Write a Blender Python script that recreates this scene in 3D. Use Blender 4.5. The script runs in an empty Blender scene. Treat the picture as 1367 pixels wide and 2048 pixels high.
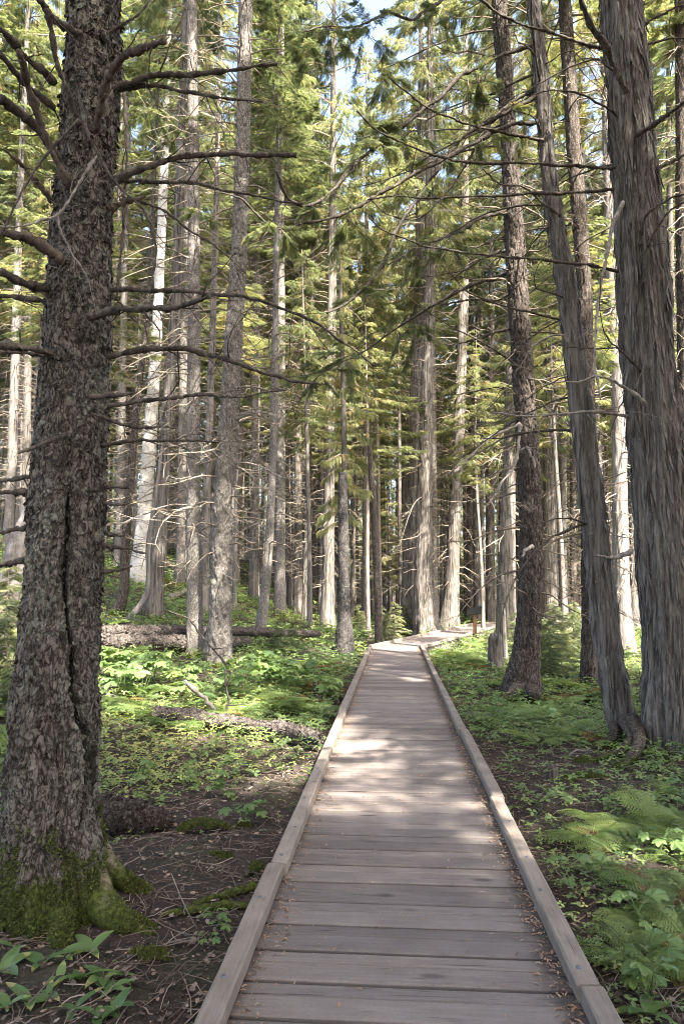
import bpy, math, random
import numpy as np
from mathutils import Vector, Matrix, Quaternion

rnd = random.Random(7)
RS = np.random.RandomState(11)
R = math.radians
sc = bpy.context.scene
COL = sc.collection

# ------------------------------------------------------------------ camera, sky, sun
F = 1400.0                       # focal length in photo pixels (photo 1367 x 2048)
CAM = np.array([0.0, 0.0, 1.55])
PITCH = math.atan(156.0 / F)
cam_d = bpy.data.cameras.new('camera')
cam = bpy.data.objects.new('camera', cam_d)
COL.objects.link(cam)
cam.location = CAM
cam.rotation_euler = (R(90) + PITCH, 0, 0)
cam_d.sensor_fit = 'VERTICAL'
cam_d.sensor_height = 36.0
cam_d.lens = F / 2048.0 * 36.0
cam_d.clip_start = 0.05
cam_d.clip_end = 2000
sc.camera = cam

SUN_AZ, SUN_EL = R(146), R(50)   # clockwise from the view direction, above the horizon
world = bpy.data.worlds.new('World')
sc.world = world
world.use_nodes = True
wn = world.node_tree.nodes
sky = wn.new('ShaderNodeTexSky')
sky.sky_type = 'NISHITA'
sky.sun_disc = False
sky.sun_elevation = SUN_EL
sky.sun_rotation = SUN_AZ
sky.air_density = 0.8
sky.dust_density = 4.0
sky.ozone_density = 0.3
world.node_tree.links.new(sky.outputs[0], wn['Background'].inputs[0])
wn['Background'].inputs[1].default_value = 0.13
sun_d = bpy.data.lights.new('sun', 'SUN')
sun_d.energy = 4.4
sun_d.angle = R(0.5)
sun_d.color = (1.0, 0.94, 0.85)
sun = bpy.data.objects.new('sun', sun_d)
COL.objects.link(sun)
TO_SUN = Vector((math.sin(SUN_AZ) * math.cos(SUN_EL), math.cos(SUN_AZ) * math.cos(SUN_EL), math.sin(SUN_EL)))
sun.rotation_euler = TO_SUN.to_track_quat('Z', 'Y').to_euler()
sc.view_settings.view_transform = 'Standard'
sc.view_settings.look = 'None'
sc.view_settings.gamma = 1
sc.view_settings.exposure = 3.05
cy = sc.cycles
cy.max_bounces = 6
cy.diffuse_bounces = 4
cy.glossy_bounces = 1
cy.transmission_bounces = 4
cy.transparent_max_bounces = 4
cy.sample_clamp_indirect = 6
cy.filter_width = 1.0


# ------------------------------------------------------------------ helpers
def U(px, py, d):
    """world point on the plane Y = d seen at photo pixel (px, py)"""
    xc, yc = (px - 683.5) / F, (1024 - py) / F
    c, s = math.cos(PITCH), math.sin(PITCH)
    y = c - s * yc
    z = s + c * yc
    k = d / y
    return np.array([xc * k, d, CAM[2] + z * k])


def hash3(ix, iy, iz, seed):
    h = (ix.astype(np.int64) * 374761393 + iy.astype(np.int64) * 668265263 + iz.astype(np.int64) * 2147483647 + seed * 974634777) & 0xFFFFFFFF
    h = ((h ^ (h >> 13)) * 1274126177) & 0xFFFFFFFF
    h = (h ^ (h >> 16)) & 0xFFFF
    return h / 32767.5 - 1.0


def vnoise(p, seed=0):
    p = np.asarray(p, float)
    i = np.floor(p).astype(np.int64)
    f = p - i
    f = f * f * (3 - 2 * f)
    out = 0
    for a in (0, 1):
        wx = f[..., 0] if a else 1 - f[..., 0]
        for b in (0, 1):
            wy = f[..., 1] if b else 1 - f[..., 1]
            for c in (0, 1):
                wz = f[..., 2] if c else 1 - f[..., 2]
                out = out + wx * wy * wz * hash3(i[..., 0] + a, i[..., 1] + b, i[..., 2] + c, seed)
    return out


def fbm(p, seed=0, o=3):
    p = np.asarray(p, float)
    s, a = 0, 1.0
    for k in range(o):
        s = s + a * vnoise(p * 2 ** k, seed + k)
        a *= 0.5
    return s


BW_A = R(4.2)                                     # direction of the boardwalk's first stretch


def H(x, y):
    """height of the forest floor"""
    x = np.asarray(x, float); y = np.asarray(y, float)
    r = 0.0135 * np.maximum(0, -x + 0.3) * np.maximum(0, y - 3)
    z = -0.24 + 5 * np.tanh(r / 5)
    p = np.stack([x * 0.35, y * 0.35, x * 0], -1)
    off = np.abs(x - (1.02 + (y - 13) * 0.0734))        # distance from the boardwalk's middle
    keep = np.clip((off - 0.9) / 1.5, 0, 1)
    far = np.clip((y - 18) / 4, 0, 1) * np.clip((40 - y) / 6, 0, 1) * np.clip((x + 0.5) / 1, 0, 1)
    keep = keep * (1 - 0.85 * far)
    z = z + keep * (0.10 * vnoise(p, 3) + 0.05 * vnoise(p * 3.1, 4))
    return z


class MB:
    def __init__(self):
        self.V, self.F, self.T, self.M, self.n = [], [], [], [], 0

    def add(self, V, F_, tint=0.0, mat=0):
        V = np.asarray(V, float).reshape(-1, 3)
        F_ = np.asarray(F_, np.int64)
        self.V.append(V)
        self.F.append(F_ + self.n)
        n = len(F_)
        self.T.append(np.broadcast_to(np.asarray(tint, float), (n,)).copy())
        self.M.append(np.full(n, mat, np.int32))
        self.n += len(V)

    def mesh(self, name, mats, smooth=True, off=None):
        me = bpy.data.meshes.new(name)
        V = np.concatenate(self.V)
        if off is not None:
            V = V - np.asarray(off)
        sizes = np.concatenate([np.full(len(f), f.shape[1], np.int32) for f in self.F])
        loops = np.concatenate([f.ravel() for f in self.F]).astype(np.int32)
        me.vertices.add(len(V)); me.loops.add(len(loops)); me.polygons.add(len(sizes))
        me.vertices.foreach_set('co', V.ravel().astype(np.float32))
        me.loops.foreach_set('vertex_index', loops)
        st = np.zeros(len(sizes), np.int32); st[1:] = np.cumsum(sizes)[:-1]
        me.polygons.foreach_set('loop_start', st)
        me.polygons.foreach_set('loop_total', sizes)
        me.polygons.foreach_set('material_index', np.concatenate(self.M))
        me.polygons.foreach_set('use_smooth', np.full(len(sizes), smooth, bool))
        at = me.attributes.new('tint', 'FLOAT', 'FACE')
        at.data.foreach_set('value', np.concatenate(self.T).astype(np.float32))
        for m in mats:
            me.materials.append(m)
        me.update(calc_edges=True)
        return me


def link(name, me, parent=None, loc=(0, 0, 0)):
    o = bpy.data.objects.new(name, me)
    COL.objects.link(o)
    o.location = loc
    if parent:
        o.parent = parent
    return o


def tag(o, label, cat, group=None):
    o['label'] = label
    o['category'] = cat
    if group:
        o['group'] = group
    return o


def empty(name, loc, label, cat, group=None):
    o = bpy.data.objects.new(name, None)
    COL.objects.link(o)
    o.location = loc
    o.empty_display_size = 0.2
    return tag(o, label, cat, group)


def smooth_line(P, n):
    """Catmull-Rom through the rows of P (any number of columns), n samples, by chord length of the first three"""
    P = np.asarray(P, float)
    if len(P) == 2:
        t = np.linspace(0, 1, n)[:, None]
        return P[0] * (1 - t) + P[1] * t
    s = np.r_[0, np.cumsum(np.linalg.norm(np.diff(P[:, :3], axis=0), axis=1) + 1e-9)]
    m = np.gradient(P, s, axis=0)
    u = np.linspace(0, s[-1], n)
    k = np.clip(np.searchsorted(s, u, side='right') - 1, 0, len(s) - 2)
    h = (s[k + 1] - s[k])[:, None]
    t = ((u - s[k])[:, None]) / h
    return ((2 * t**3 - 3 * t**2 + 1) * P[k] + (t**3 - 2 * t**2 + t) * h * m[k] + (-2 * t**3 + 3 * t**2) * P[k + 1] + (t**3 - t**2) * h * m[k + 1])


def frames(P):
    T = np.gradient(P, axis=0)
    T /= np.linalg.norm(T, axis=1)[:, None] + 1e-12
    a = np.array([0., 1., 0.]) if abs(T[0][1]) < 0.8 else np.array([1., 0., 0.])
    N = np.zeros_like(P)
    n = a - T[0] * (a @ T[0])
    for i in range(len(P)):
        n = n - T[i] * (n @ T[i])
        n /= np.linalg.norm(n) + 1e-12
        N[i] = n
    return T, N, np.cross(T, N)


def tube(mb, P, rad, k=5, tint=0.0, mat=0, rough=0.0, seed=0, cap=True):
    P = np.asarray(P, float)
    rad = np.broadcast_to(np.asarray(rad, float), (len(P),))
    T, N, B = frames(P)
    th = np.linspace(0, 2 * np.pi, k, endpoint=False)
    dirs = N[:, None] * np.cos(th)[None, :, None] + B[:, None] * np.sin(th)[None, :, None]
    r = rad[:, None] * np.ones(k)[None]
    V = P[:, None] + dirs * r[..., None]
    if rough:
        q = vnoise(V * (0.45 / max(rad.max(), 1e-4)), seed) + 0.6 * vnoise(V * (1.1 / max(rad.max(), 1e-4)), seed + 1)
        V = V + dirs * (r * rough * q)[..., None]
    n = len(P)
    i = np.arange(n - 1)[:, None] * k
    j = np.arange(k)[None]
    jn = (j + 1) % k
    Fq = np.stack([i + j, i + jn, i + k + jn, i + k + j], -1).reshape(-1, 4)
    b = mb.n
    mb.add(V.reshape(-1, 3), Fq, tint, mat)
    if cap:
        mb.F.append(np.array([[b + (n - 1) * k + q for q in range(k)]]))
        mb.F.append(np.array([[b + k - 1 - q for q in range(k)]]))
        for _ in (0, 1):
            mb.T.append(np.array([float(np.mean(tint))])); mb.M.append(np.array([mat], np.int32))


def scatter(mb, tpl, pos, dr, up, scale, tint, mat=0):
    """copies of a flat template (V, F) with its x axis along dr"""
    V, Fq = tpl
    pos = np.asarray(pos, float); dr = np.asarray(dr, float); up = np.asarray(up, float)
    N = len(pos)
    if N == 0:
        return
    dr = dr / (np.linalg.norm(dr, axis=1)[:, None] + 1e-9)
    side = np.cross(up, dr)
    side /= np.linalg.norm(side, axis=1)[:, None] + 1e-9
    nr = np.cross(dr, side)
    s = np.broadcast_to(np.asarray(scale, float), (N,))[:, None, None]
    W = pos[:, None] + s * (V[None, :, 0:1] * dr[:, None] + V[None, :, 1:2] * side[:, None] + V[None, :, 2:3] * nr[:, None])
    FF = (Fq[None] + (np.arange(N) * len(V))[:, None, None]).reshape(-1, Fq.shape[1])
    t = np.repeat(np.broadcast_to(np.asarray(tint, float), (N,)), len(Fq))
    t = np.clip(t + RS.normal(0, 0.035, len(t)), 0, 1)
    mb.add(W.reshape(-1, 3), FF, t, mat)


# ------------------------------------------------------------------ materials
def new_mat(name):
    m = bpy.data.materials.new(name)
    m.use_nodes = True
    nt = m.node_tree
    nt.nodes.clear()
    return m, nt.nodes, nt.links


def ramp(nodes, pts, interp='LINEAR'):
    r = nodes.new('ShaderNodeValToRGB')
    r.color_ramp.interpolation = interp
    e = r.color_ramp.elements
    while len(e) < len(pts):
        e.new(0.5)
    for q, (p, c) in zip(e, pts):
        q.position = p
        q.color = (c[0], c[1], c[2], 1) if not isinstance(c, (int, float)) else (c, c, c, 1)
    return r


def mathn(nodes, links, op, a, b=None, clamp=False):
    n = nodes.new('ShaderNodeMath')
    n.operation = op
    n.use_clamp = clamp
    for k, v in enumerate((a, b)):
        if v is None:
            continue
        if isinstance(v, (int, float)):
            n.inputs[k].default_value = v
        else:
            links.new(v, n.inputs[k])
    return n.outputs[0]


def mixc(nodes, links, fac, a, b, mode='MIX'):
    n = nodes.new('ShaderNodeMix')
    n.data_type = 'RGBA'
    n.blend_type = mode
    for s, v in ((n.inputs[0], fac), (n.inputs[6], a), (n.inputs[7], b)):
        if isinstance(v, (int, float)):
            s.default_value = v
        elif isinstance(v, (tuple, list)):
            s.default_value = (v[0], v[1], v[2], 1)
        else:
            links.new(v, s)
    return n.outputs[2]


def tex_noise(nodes, links, vec, scale, detail=4, rough=0.6):
    n = nodes.new('ShaderNodeTexNoise')
    n.inputs['Scale'].default_value = scale
    n.inputs['Detail'].default_value = detail
    n.inputs['Roughness'].default_value = rough
    links.new(vec, n.inputs['Vector'])
    return n.outputs['Fac']


def mapping(nodes, links, vec, scale):
    n = nodes.new('ShaderNodeMapping')
    n.inputs['Scale'].default_value = scale
    links.new(vec, n.inputs['Vector'])
    return n.outputs[0]


def finish(m, nodes, links, col, rough=0.85, bump=None, bstr=0.5, bdist=0.01, spec=0.25):
    p = nodes.new('ShaderNodeBsdfPrincipled')
    o = nodes.new('ShaderNodeOutputMaterial')
    if isinstance(col, tuple):
        p.inputs['Base Color'].default_value = (*col, 1)
    else:
        links.new(col, p.inputs['Base Color'])
    p.inputs['Roughness'].default_value = rough
    p.inputs['Specular IOR Level'].default_value = spec
    if bump is not None:
        b = nodes.new('ShaderNodeBump')
        b.inputs['Strength'].default_value = bstr
        b.inputs['Distance'].default_value = bdist
        links.new(bump, b.inputs['Height'])
        links.new(b.outputs[0], p.inputs['Normal'])
    links.new(p.outputs[0], o.inputs[0])
    return m


def bark(name, dark, light, stretch=0.18, scale=30.0, lichen=0.0, lcol=(0.30, 0.33, 0.27), moss=0.0, plates=False, bstr=0.9, bdist=0.02, rand=False, char_shade=False):
    m, n, l = new_mat(name)
    tc = n.new('ShaderNodeTexCoord')
    vec = tc.outputs['Object']
    geo_z = n.new('ShaderNodeSeparateXYZ')
    l.new(vec, geo_z.inputs[0])
    st = mapping(n, l, vec, (1, 1, stretch))
    f1 = tex_noise(n, l, st, scale, 5, 0.65)
    f2 = tex_noise(n, l, st, scale * 0.35, 3)
    f3 = tex_noise(n, l, vec, 1.3, 3)
    if plates:
        v = n.new('ShaderNodeTexVoronoi')
        v.feature = 'DISTANCE_TO_EDGE'
        v.inputs['Scale'].default_value = scale * 0.9
        wob = n.new('ShaderNodeMixRGB'); wob.inputs[0].default_value = 0.16
        nz = n.new('ShaderNodeTexNoise'); nz.inputs['Scale'].default_value = 14; nz.inputs['Detail'].default_value = 6
        l.new(st, nz.inputs['Vector']); l.new(st, wob.inputs[1]); l.new(nz.outputs['Color'], wob.inputs[2])
        l.new(wob.outputs[0], v.inputs['Vector'])
        edge = ramp(n, [(0.0, 0.25), (0.16, 0.8), (0.4, 1.0)])
        l.new(v.outputs['Distance'], edge.inputs[0])
        v2 = n.new('ShaderNodeTexVoronoi'); v2.inputs['Scale'].default_value = scale * 0.9
        l.new(wob.outputs[0], v2.inputs['Vector'])
        cellv = n.new('ShaderNodeSeparateColor'); l.new(v2.outputs['Color'], cellv.inputs[0])
        h = mathn(n, l, 'MULTIPLY', edge.outputs[0], mathn(n, l, 'ADD', mathn(n, l, 'MULTIPLY', cellv.outputs[0], 0.5), 0.5))
        h = mathn(n, l, 'ADD', mathn(n, l, 'MULTIPLY', h, 0.42), mathn(n, l, 'MULTIPLY', f1, 0.58))
    else:
        h = mathn(n, l, 'ADD', mathn(n, l, 'MULTIPLY', f1, 0.45), mathn(n, l, 'MULTIPLY', f2, 0.55))
    cr = ramp(n, [(0.40, dark), (0.585, light)])
    crack_tint = n.new('ShaderNodeAttribute'); crack_tint.attribute_name = 'tint'
    l.new(h, cr.inputs[0])
    col = mixc(n, l, mathn(n, l, 'MULTIPLY', f3, 0.55), cr.outputs[0], tuple(0.62 * (a + b) / 1.6 for a, b in zip(dark, light)))
    if lichen > 0:
        ln = tex_noise(n, l, vec, 26, 6, 0.75)
        lp = tex_noise(n, l, vec, 3.0, 3)
        lm = ramp(n, [(0.62 - 0.22 * lichen, 0.0), (0.70 - 0.22 * lichen, 1.0)])
        l.new(mathn(n, l, 'ADD', mathn(n, l, 'MULTIPLY', ln, 0.7), mathn(n, l, 'MULTIPLY', lp, 0.33)), lm.inputs[0])
        col = mixc(n, l, mathn(n, l, 'MULTIPLY', lm.outputs[0], 0.48), col, lcol)
    if moss > 0:
        mz = n.new('ShaderNodeMapRange')
        mz.inputs['From Min'].default_value = moss
        mz.inputs['From Max'].default_value = 0.0
        l.new(geo_z.outputs[2], mz.inputs[0])
        mn = tex_noise(n, l, vec, 7, 5, 0.7)
        mm = ramp(n, [(0.90, 0.0), (1.04, 1.0)])
        l.new(mathn(n, l, 'ADD', mathn(n, l, 'MULTIPLY', mz.outputs[0], 0.75), mathn(n, l, 'MULTIPLY', mn, 0.9)), mm.inputs[0])
        mg = tex_noise(n, l, vec, 40, 3)
        mc = ramp(n, [(0.3, (0.016, 0.022, 0.005)), (0.7, (0.085, 0.098, 0.022))])
        l.new(mg, mc.inputs[0])
        col = mixc(n, l, mm.outputs[0], col, mc.outputs[0])
    if rand:
        oi = n.new('ShaderNodeObjectInfo')
        rr = ramp(n, [(0.0, (0.75, 0.70, 0.66)), (0.5, (1.0, 1.0, 1.0)), (1.0, (1.5, 1.45, 1.42))])
        l.new(oi.outputs['Random'], rr.inputs[0])
        col = mixc(n, l, 1.0, col, rr.outputs[0], 'MULTIPLY')
    if char_shade:  # blackens the trunk crack: charring plus the crack's own shade, painted as colour
        col = mixc(n, l, mathn(n, l, 'MULTIPLY', crack_tint.outputs['Fac'], 0.92), col, (0.008, 0.007, 0.006))
    return finish(m, n, l, col, 0.9, h, bstr, bdist, 0.15)


def leafmat(name, stops, trans=0.35, rough=0.5, rand=0.25):
    m, n, l = new_mat(name)
    a = n.new('ShaderNodeAttribute'); a.attribute_name = 'tint'
    cr = ramp(n, stops)
    l.new(a.outputs['Fac'], cr.inputs[0])
    oi = n.new('ShaderNodeObjectInfo')
    rr = ramp(n, [(0.0, (1 - rand, 1 - rand * 0.8, 1 - rand)), (1.0, (1 + rand * 1.3, 1 + rand, 1 + rand * 0.4))])
    l.new(oi.outputs['Random'], rr.inputs[0])
    col = mixc(n, l, 1.0, cr.outputs[0], rr.outputs[0], 'MULTIPLY')
    p = n.new('ShaderNodeBsdfPrincipled')
    p.inputs['Roughness'].default_value = rough
    p.inputs['Specular IOR Level'].default_value = 0.35
    l.new(col, p.inputs['Base Color'])
    t = n.new('ShaderNodeBsdfTranslucent')
    bright = mixc(n, l, 1.0, col, (1.45, 1.45, 1.0), 'MULTIPLY')
    l.new(bright, t.inputs[0])
    mx = n.new('ShaderNodeMixShader'); mx.inputs[0].default_value = trans
    o = n.new('ShaderNodeOutputMaterial')
    l.new(p.outputs[0], mx.inputs[1]); l.new(t.outputs[0], mx.inputs[2]); l.new(mx.outputs[0], o.inputs[0])
    return m


M = {}
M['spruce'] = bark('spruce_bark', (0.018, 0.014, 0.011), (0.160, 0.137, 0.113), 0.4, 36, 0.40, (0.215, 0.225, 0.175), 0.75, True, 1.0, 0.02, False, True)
M['fir'] = bark('fir_bark', (0.070, 0.060, 0.052), (0.230, 0.207, 0.183), 0.6, 40, 0.25, (0.30, 0.30, 0.25), 0.25, True, 0.9, 0.012)
M['hemlock'] = bark('hemlock_bark', (0.020, 0.015, 0.012), (0.130, 0.106, 0.088), 0.30, 34, 0.15, (0.22, 0.22, 0.17), 0.35, True, 1.0, 0.02)
M['cedar'] = bark('cedar_bark', (0.026, 0.021, 0.017), (0.215, 0.190, 0.165), 0.06, 42, 0.16, (0.26, 0.25, 0.21), 0.22, False, 1.0, 0.03)
M['greywood'] = bark('weathered_wood', (0.085, 0.073, 0.063), (0.27, 0.242, 0.218), 0.05, 40, 0.1, (0.4, 0.4, 0.36), 0.0, False, 0.7, 0.015)
M['sunlit_bark'] = bark('sun_painted_bark', (0.30, 0.275, 0.24), (0.56, 0.53, 0.48), 0.5, 36, 0.1, (0.4, 0.4, 0.35), 0.0, True, 0.7, 0.01)  # bark colour whitened to stand in for strong sunlight on the trunk
M['darksnag'] = bark('charred_bark', (0.020, 0.017, 0.016), (0.10, 0.088, 0.08), 0.5, 36, 0.35, (0.22, 0.23, 0.2), 0.0, True, 1.0, 0.015)
M['far'] = bark('distant_bark', (0.038, 0.032, 0.027), (0.19, 0.168, 0.147), 0.15, 16, 0.15, (0.33, 0.34, 0.3), 0.0, False, 0.7, 0.02, True)
M['limb'] = bark('dead_limb_bark', (0.020, 0.016, 0.013), (0.110, 0.090, 0.073), 0.8, 45, 0.3, (0.20, 0.20, 0.15), 0.0, False, 0.9, 0.008)
M['barelimb'] = bark('stripped_limb', (0.030, 0.022, 0.017), (0.145, 0.110, 0.083), 0.8, 45, 0.2, (0.25, 0.24, 0.2), 0.0, False, 0.9, 0.008)
M['palelimb'] = bark('pale_limb', (0.11, 0.092, 0.074), (0.31, 0.272, 0.232), 0.8, 45, 0.1, (0.4, 0.4, 0.36), 0.0, False, 0.6, 0.006)
M['twig'] = bark('twig_bark', (0.09, 0.07, 0.052), (0.30, 0.255, 0.20), 1.0, 12, 0.3, (0.3, 0.31, 0.26), 0.0, False, 0.4, 0.005, True)
M['log'] = bark('fallen_log_bark', (0.026, 0.020, 0.017), (0.150, 0.125, 0.108), 0.8, 30, 0.2, (0.26, 0.26, 0.21), 0.0, True, 1.0, 0.015)
M['darklog'] = bark('rotting_log_bark', (0.014, 0.010, 0.008), (0.105, 0.083, 0.068), 0.7, 34, 0.12, (0.2, 0.2, 0.16), 0.0, True, 1.0, 0.02)
M['rotten'] = bark('rotten_wood', (0.022, 0.017, 0.014), (0.16, 0.138, 0.118), 0.08, 40, 0.1, (0.25, 0.25, 0.2), 0.0, False, 1.0, 0.02)
M['moss'] = leafmat('moss', [(0, (0.022, 0.03, 0.006)), (0.6, (0.085, 0.10, 0.022)), (1, (0.14, 0.14, 0.045))], 0.2, 0.9, 0.1)
CEDAR_STOPS = [(0.0, (0.080, 0.098, 0.055)), (0.35, (0.175, 0.198, 0.105)), (0.68, (0.30, 0.315, 0.175)), (0.84, (0.37, 0.325, 0.185)), (1.0, (0.37, 0.265, 0.145))]
FIR_STOPS = [(0.0, (0.074, 0.096, 0.056)), (0.5, (0.165, 0.190, 0.105)), (0.85, (0.28, 0.29, 0.16)), (1.0, (0.31, 0.255, 0.14))]
M['cedar_leaf'] = leafmat('cedar_foliage', CEDAR_STOPS, 0.55)
M['fir_leaf'] = leafmat('fir_foliage', FIR_STOPS, 0.55)
M['fern'] = leafmat('fern_frond', [(0.0, (0.080, 0.130, 0.045)), (0.5, (0.165, 0.225, 0.075)), (0.8, (0.29, 0.31, 0.095)), (0.92, (0.17, 0.12, 0.045)), (1.0, (0.11, 0.06, 0.03))], 0.4, 0.5, 0.25)
M['broad'] = leafmat('broad_leaf', [(0.0, (0.072, 0.125, 0.050)), (0.5, (0.145, 0.220, 0.080)), (0.8, (0.26, 0.32, 0.11)), (1.0, (0.36, 0.31, 0.13))], 0.4, 0.42, 0.2)
M['cover'] = leafmat('ground_cover_leaf', [(0.0, (0.080, 0.135, 0.050)), (0.5, (0.175, 0.240, 0.085)), (0.8, (0.31, 0.345, 0.115)), (1.0, (0.42, 0.36, 0.14))], 0.4, 0.45, 0.0)
M['litter'] = leafmat('dead_litter', [(0.0, (0.055, 0.040, 0.030)), (0.5, (0.17, 0.125, 0.095)), (0.8, (0.30, 0.24, 0.19)), (1.0, (0.33, 0.16, 0.07))], 0.05, 0.9, 0.0)


def ground_material():
    m, n, l = new_mat('forest_floor')
    tc = n.new('ShaderNodeTexCoord')
    v = tc.outputs['Object']
    a = tex_noise(n, l, v, 28, 6, 0.7)
    b = tex_noise(n, l, v, 1.1, 4)
    c = tex_noise(n, l, v, 130, 3)
    soil = ramp(n, [(0.3, (0.024, 0.019, 0.016)), (0.55, (0.070, 0.056, 0.046)), (0.75, (0.155, 0.128, 0.105))])
    l.new(mathn(n, l, 'ADD', mathn(n, l, 'MULTIPLY', a, 0.6), mathn(n, l, 'MULTIPLY', c, 0.4)), soil.inputs[0])
    ms = ramp(n, [(0.52, 0.0), (0.64, 1.0)])
    l.new(mathn(n, l, 'ADD', mathn(n, l, 'MULTIPLY', b, 0.8), mathn(n, l, 'MULTIPLY', a, 0.2)), ms.inputs[0])
    mc = ramp(n, [(0.3, (0.03, 0.045, 0.012)), (0.7, (0.10, 0.125, 0.03))])
    l.new(c, mc.inputs[0])
    sp = n.new('ShaderNodeSeparateXYZ'); l.new(v, sp.inputs[0])
    yr = n.new('ShaderNodeMapRange'); yr.inputs['From Min'].default_value = 6; yr.inputs['From Max'].default_value = 12
    l.new(sp.outputs[1], yr.inputs[0])
    col = mixc(n, l, mathn(n, l, 'MULTIPLY', ms.outputs[0], mathn(n, l, 'ADD', mathn(n, l, 'MULTIPLY', yr.outputs[0], 0.6), 0.25)), soil.outputs[0], mc.outputs[0])
    return finish(m, n, l, col, 0.95, mathn(n, l, 'ADD', a, mathn(n, l, 'MULTIPLY', c, 0.5)), 0.9, 0.03, 0.1)


def deck_material():
    m, n, l = new_mat('deck_wood')
    tc = n.new('ShaderNodeTexCoord')
    at = n.new('ShaderNodeAttribute'); at.attribute_name = 'tint'
    off = n.new('ShaderNodeCombineXYZ')
    l.new(mathn(n, l, 'MULTIPLY', at.outputs['Fac'], 37.0), off.inputs[0])
    l.new(mathn(n, l, 'MULTIPLY', at.outputs['Fac'], 91.0), off.inputs[2])
    ad = n.new('ShaderNodeVectorMath'); ad.operation = 'ADD'
    l.new(tc.outputs['Object'], ad.inputs[0]); l.new(off.outputs[0], ad.inputs[1])
    v = ad.outputs[0]
    g = mapping(n, l, v, (0.05, 1, 1))
    g1 = tex_noise(n, l, g, 60, 5, 0.7)
    g2 = tex_noise(n, l, v, 3.0, 5, 0.65)
    g3 = tex_noise(n, l, v, 90, 3)
    base = ramp(n, [(0.25, (0.076, 0.063, 0.055)), (0.5, (0.154, 0.129, 0.114)), (0.75, (0.228, 0.199, 0.178))])
    l.new(mathn(n, l, 'ADD', mathn(n, l, 'ADD', mathn(n, l, 'MULTIPLY', g1, 0.4), mathn(n, l, 'MULTIPLY', g2, 0.4)), mathn(n, l, 'MULTIPLY', g3, 0.2)), base.inputs[0])
    tintc = ramp(n, [(0.0, (0.74, 0.73, 0.73)), (0.5, (1, 1, 1)), (1.0, (1.2, 1.18, 1.15))])
    l.new(mathn(n, l, 'FRACT', mathn(n, l, 'MULTIPLY', at.outputs['Fac'], 17.3)), tintc.inputs[0])
    col = mixc(n, l, 1.0, base.outputs[0], tintc.outputs[0], 'MULTIPLY')
    # knots and drying cracks
    kv = n.new('ShaderNodeTexVoronoi'); kv.inputs['Scale'].default_value = 2.6
    l.new(mapping(n, l, v, (0.8, 2.0, 1)), kv.inputs['Vector'])
    kr = ramp(n, [(0.06, 1.0), (0.14, 0.0)])
    l.new(kv.outputs['Distance'], kr.inputs[0])
    col = mixc(n, l, mathn(n, l, 'MULTIPLY', kr.outputs[0], mathn(n, l, 'MULTIPLY', g2, 1.5), True), col, (0.055, 0.045, 0.042))
    cv = tex_noise(n, l, mapping(n, l, v, (0.9, 26, 1)), 2.0, 2)
    cr = ramp(n, [(0.66, 0.0), (0.69, 1.0)])
    l.new(cv, cr.inputs[0])
    col = mixc(n, l, mathn(n, l, 'MULTIPLY', cr.outputs[0], 0.8), col, (0.05, 0.04, 0.036))
    # dark trodden duff along the kerbs
    sx = n.new('ShaderNodeSeparateXYZ'); l.new(tc.outputs['Object'], sx.inputs[0])
    rgt = n.new('ShaderNodeMapRange'); rgt.inputs['From Min'].default_value = 0.46; rgt.inputs['From Max'].default_value = 0.68
    l.new(sx.outputs[0], rgt.inputs[0])
    lef = n.new('ShaderNodeMapRange'); lef.inputs['From Min'].default_value = -0.55; lef.inputs['From Max'].default_value = -0.72
    l.new(sx.outputs[0], lef.inputs[0])
    dn = tex_noise(n, l, tc.outputs['Object'], 5.0, 5, 0.65)
    dr = ramp(n, [(0.72, 0.0), (1.0, 1.0)])
    l.new(mathn(n, l, 'ADD', mathn(n, l, 'MAXIMUM', rgt.outputs[0], lef.outputs[0]), mathn(n, l, 'MULTIPLY', dn, 0.75)), dr.inputs[0])
    col = mixc(n, l, mathn(n, l, 'MULTIPLY', dr.outputs[0], 0.88), col, (0.060, 0.047, 0.041))
    return finish(m, n, l, col, 0.8, mathn(n, l, 'SUBTRACT', mathn(n, l, 'MULTIPLY', g1, 0.6), cr.outputs[0]), 0.35, 0.006, 0.25)


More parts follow.
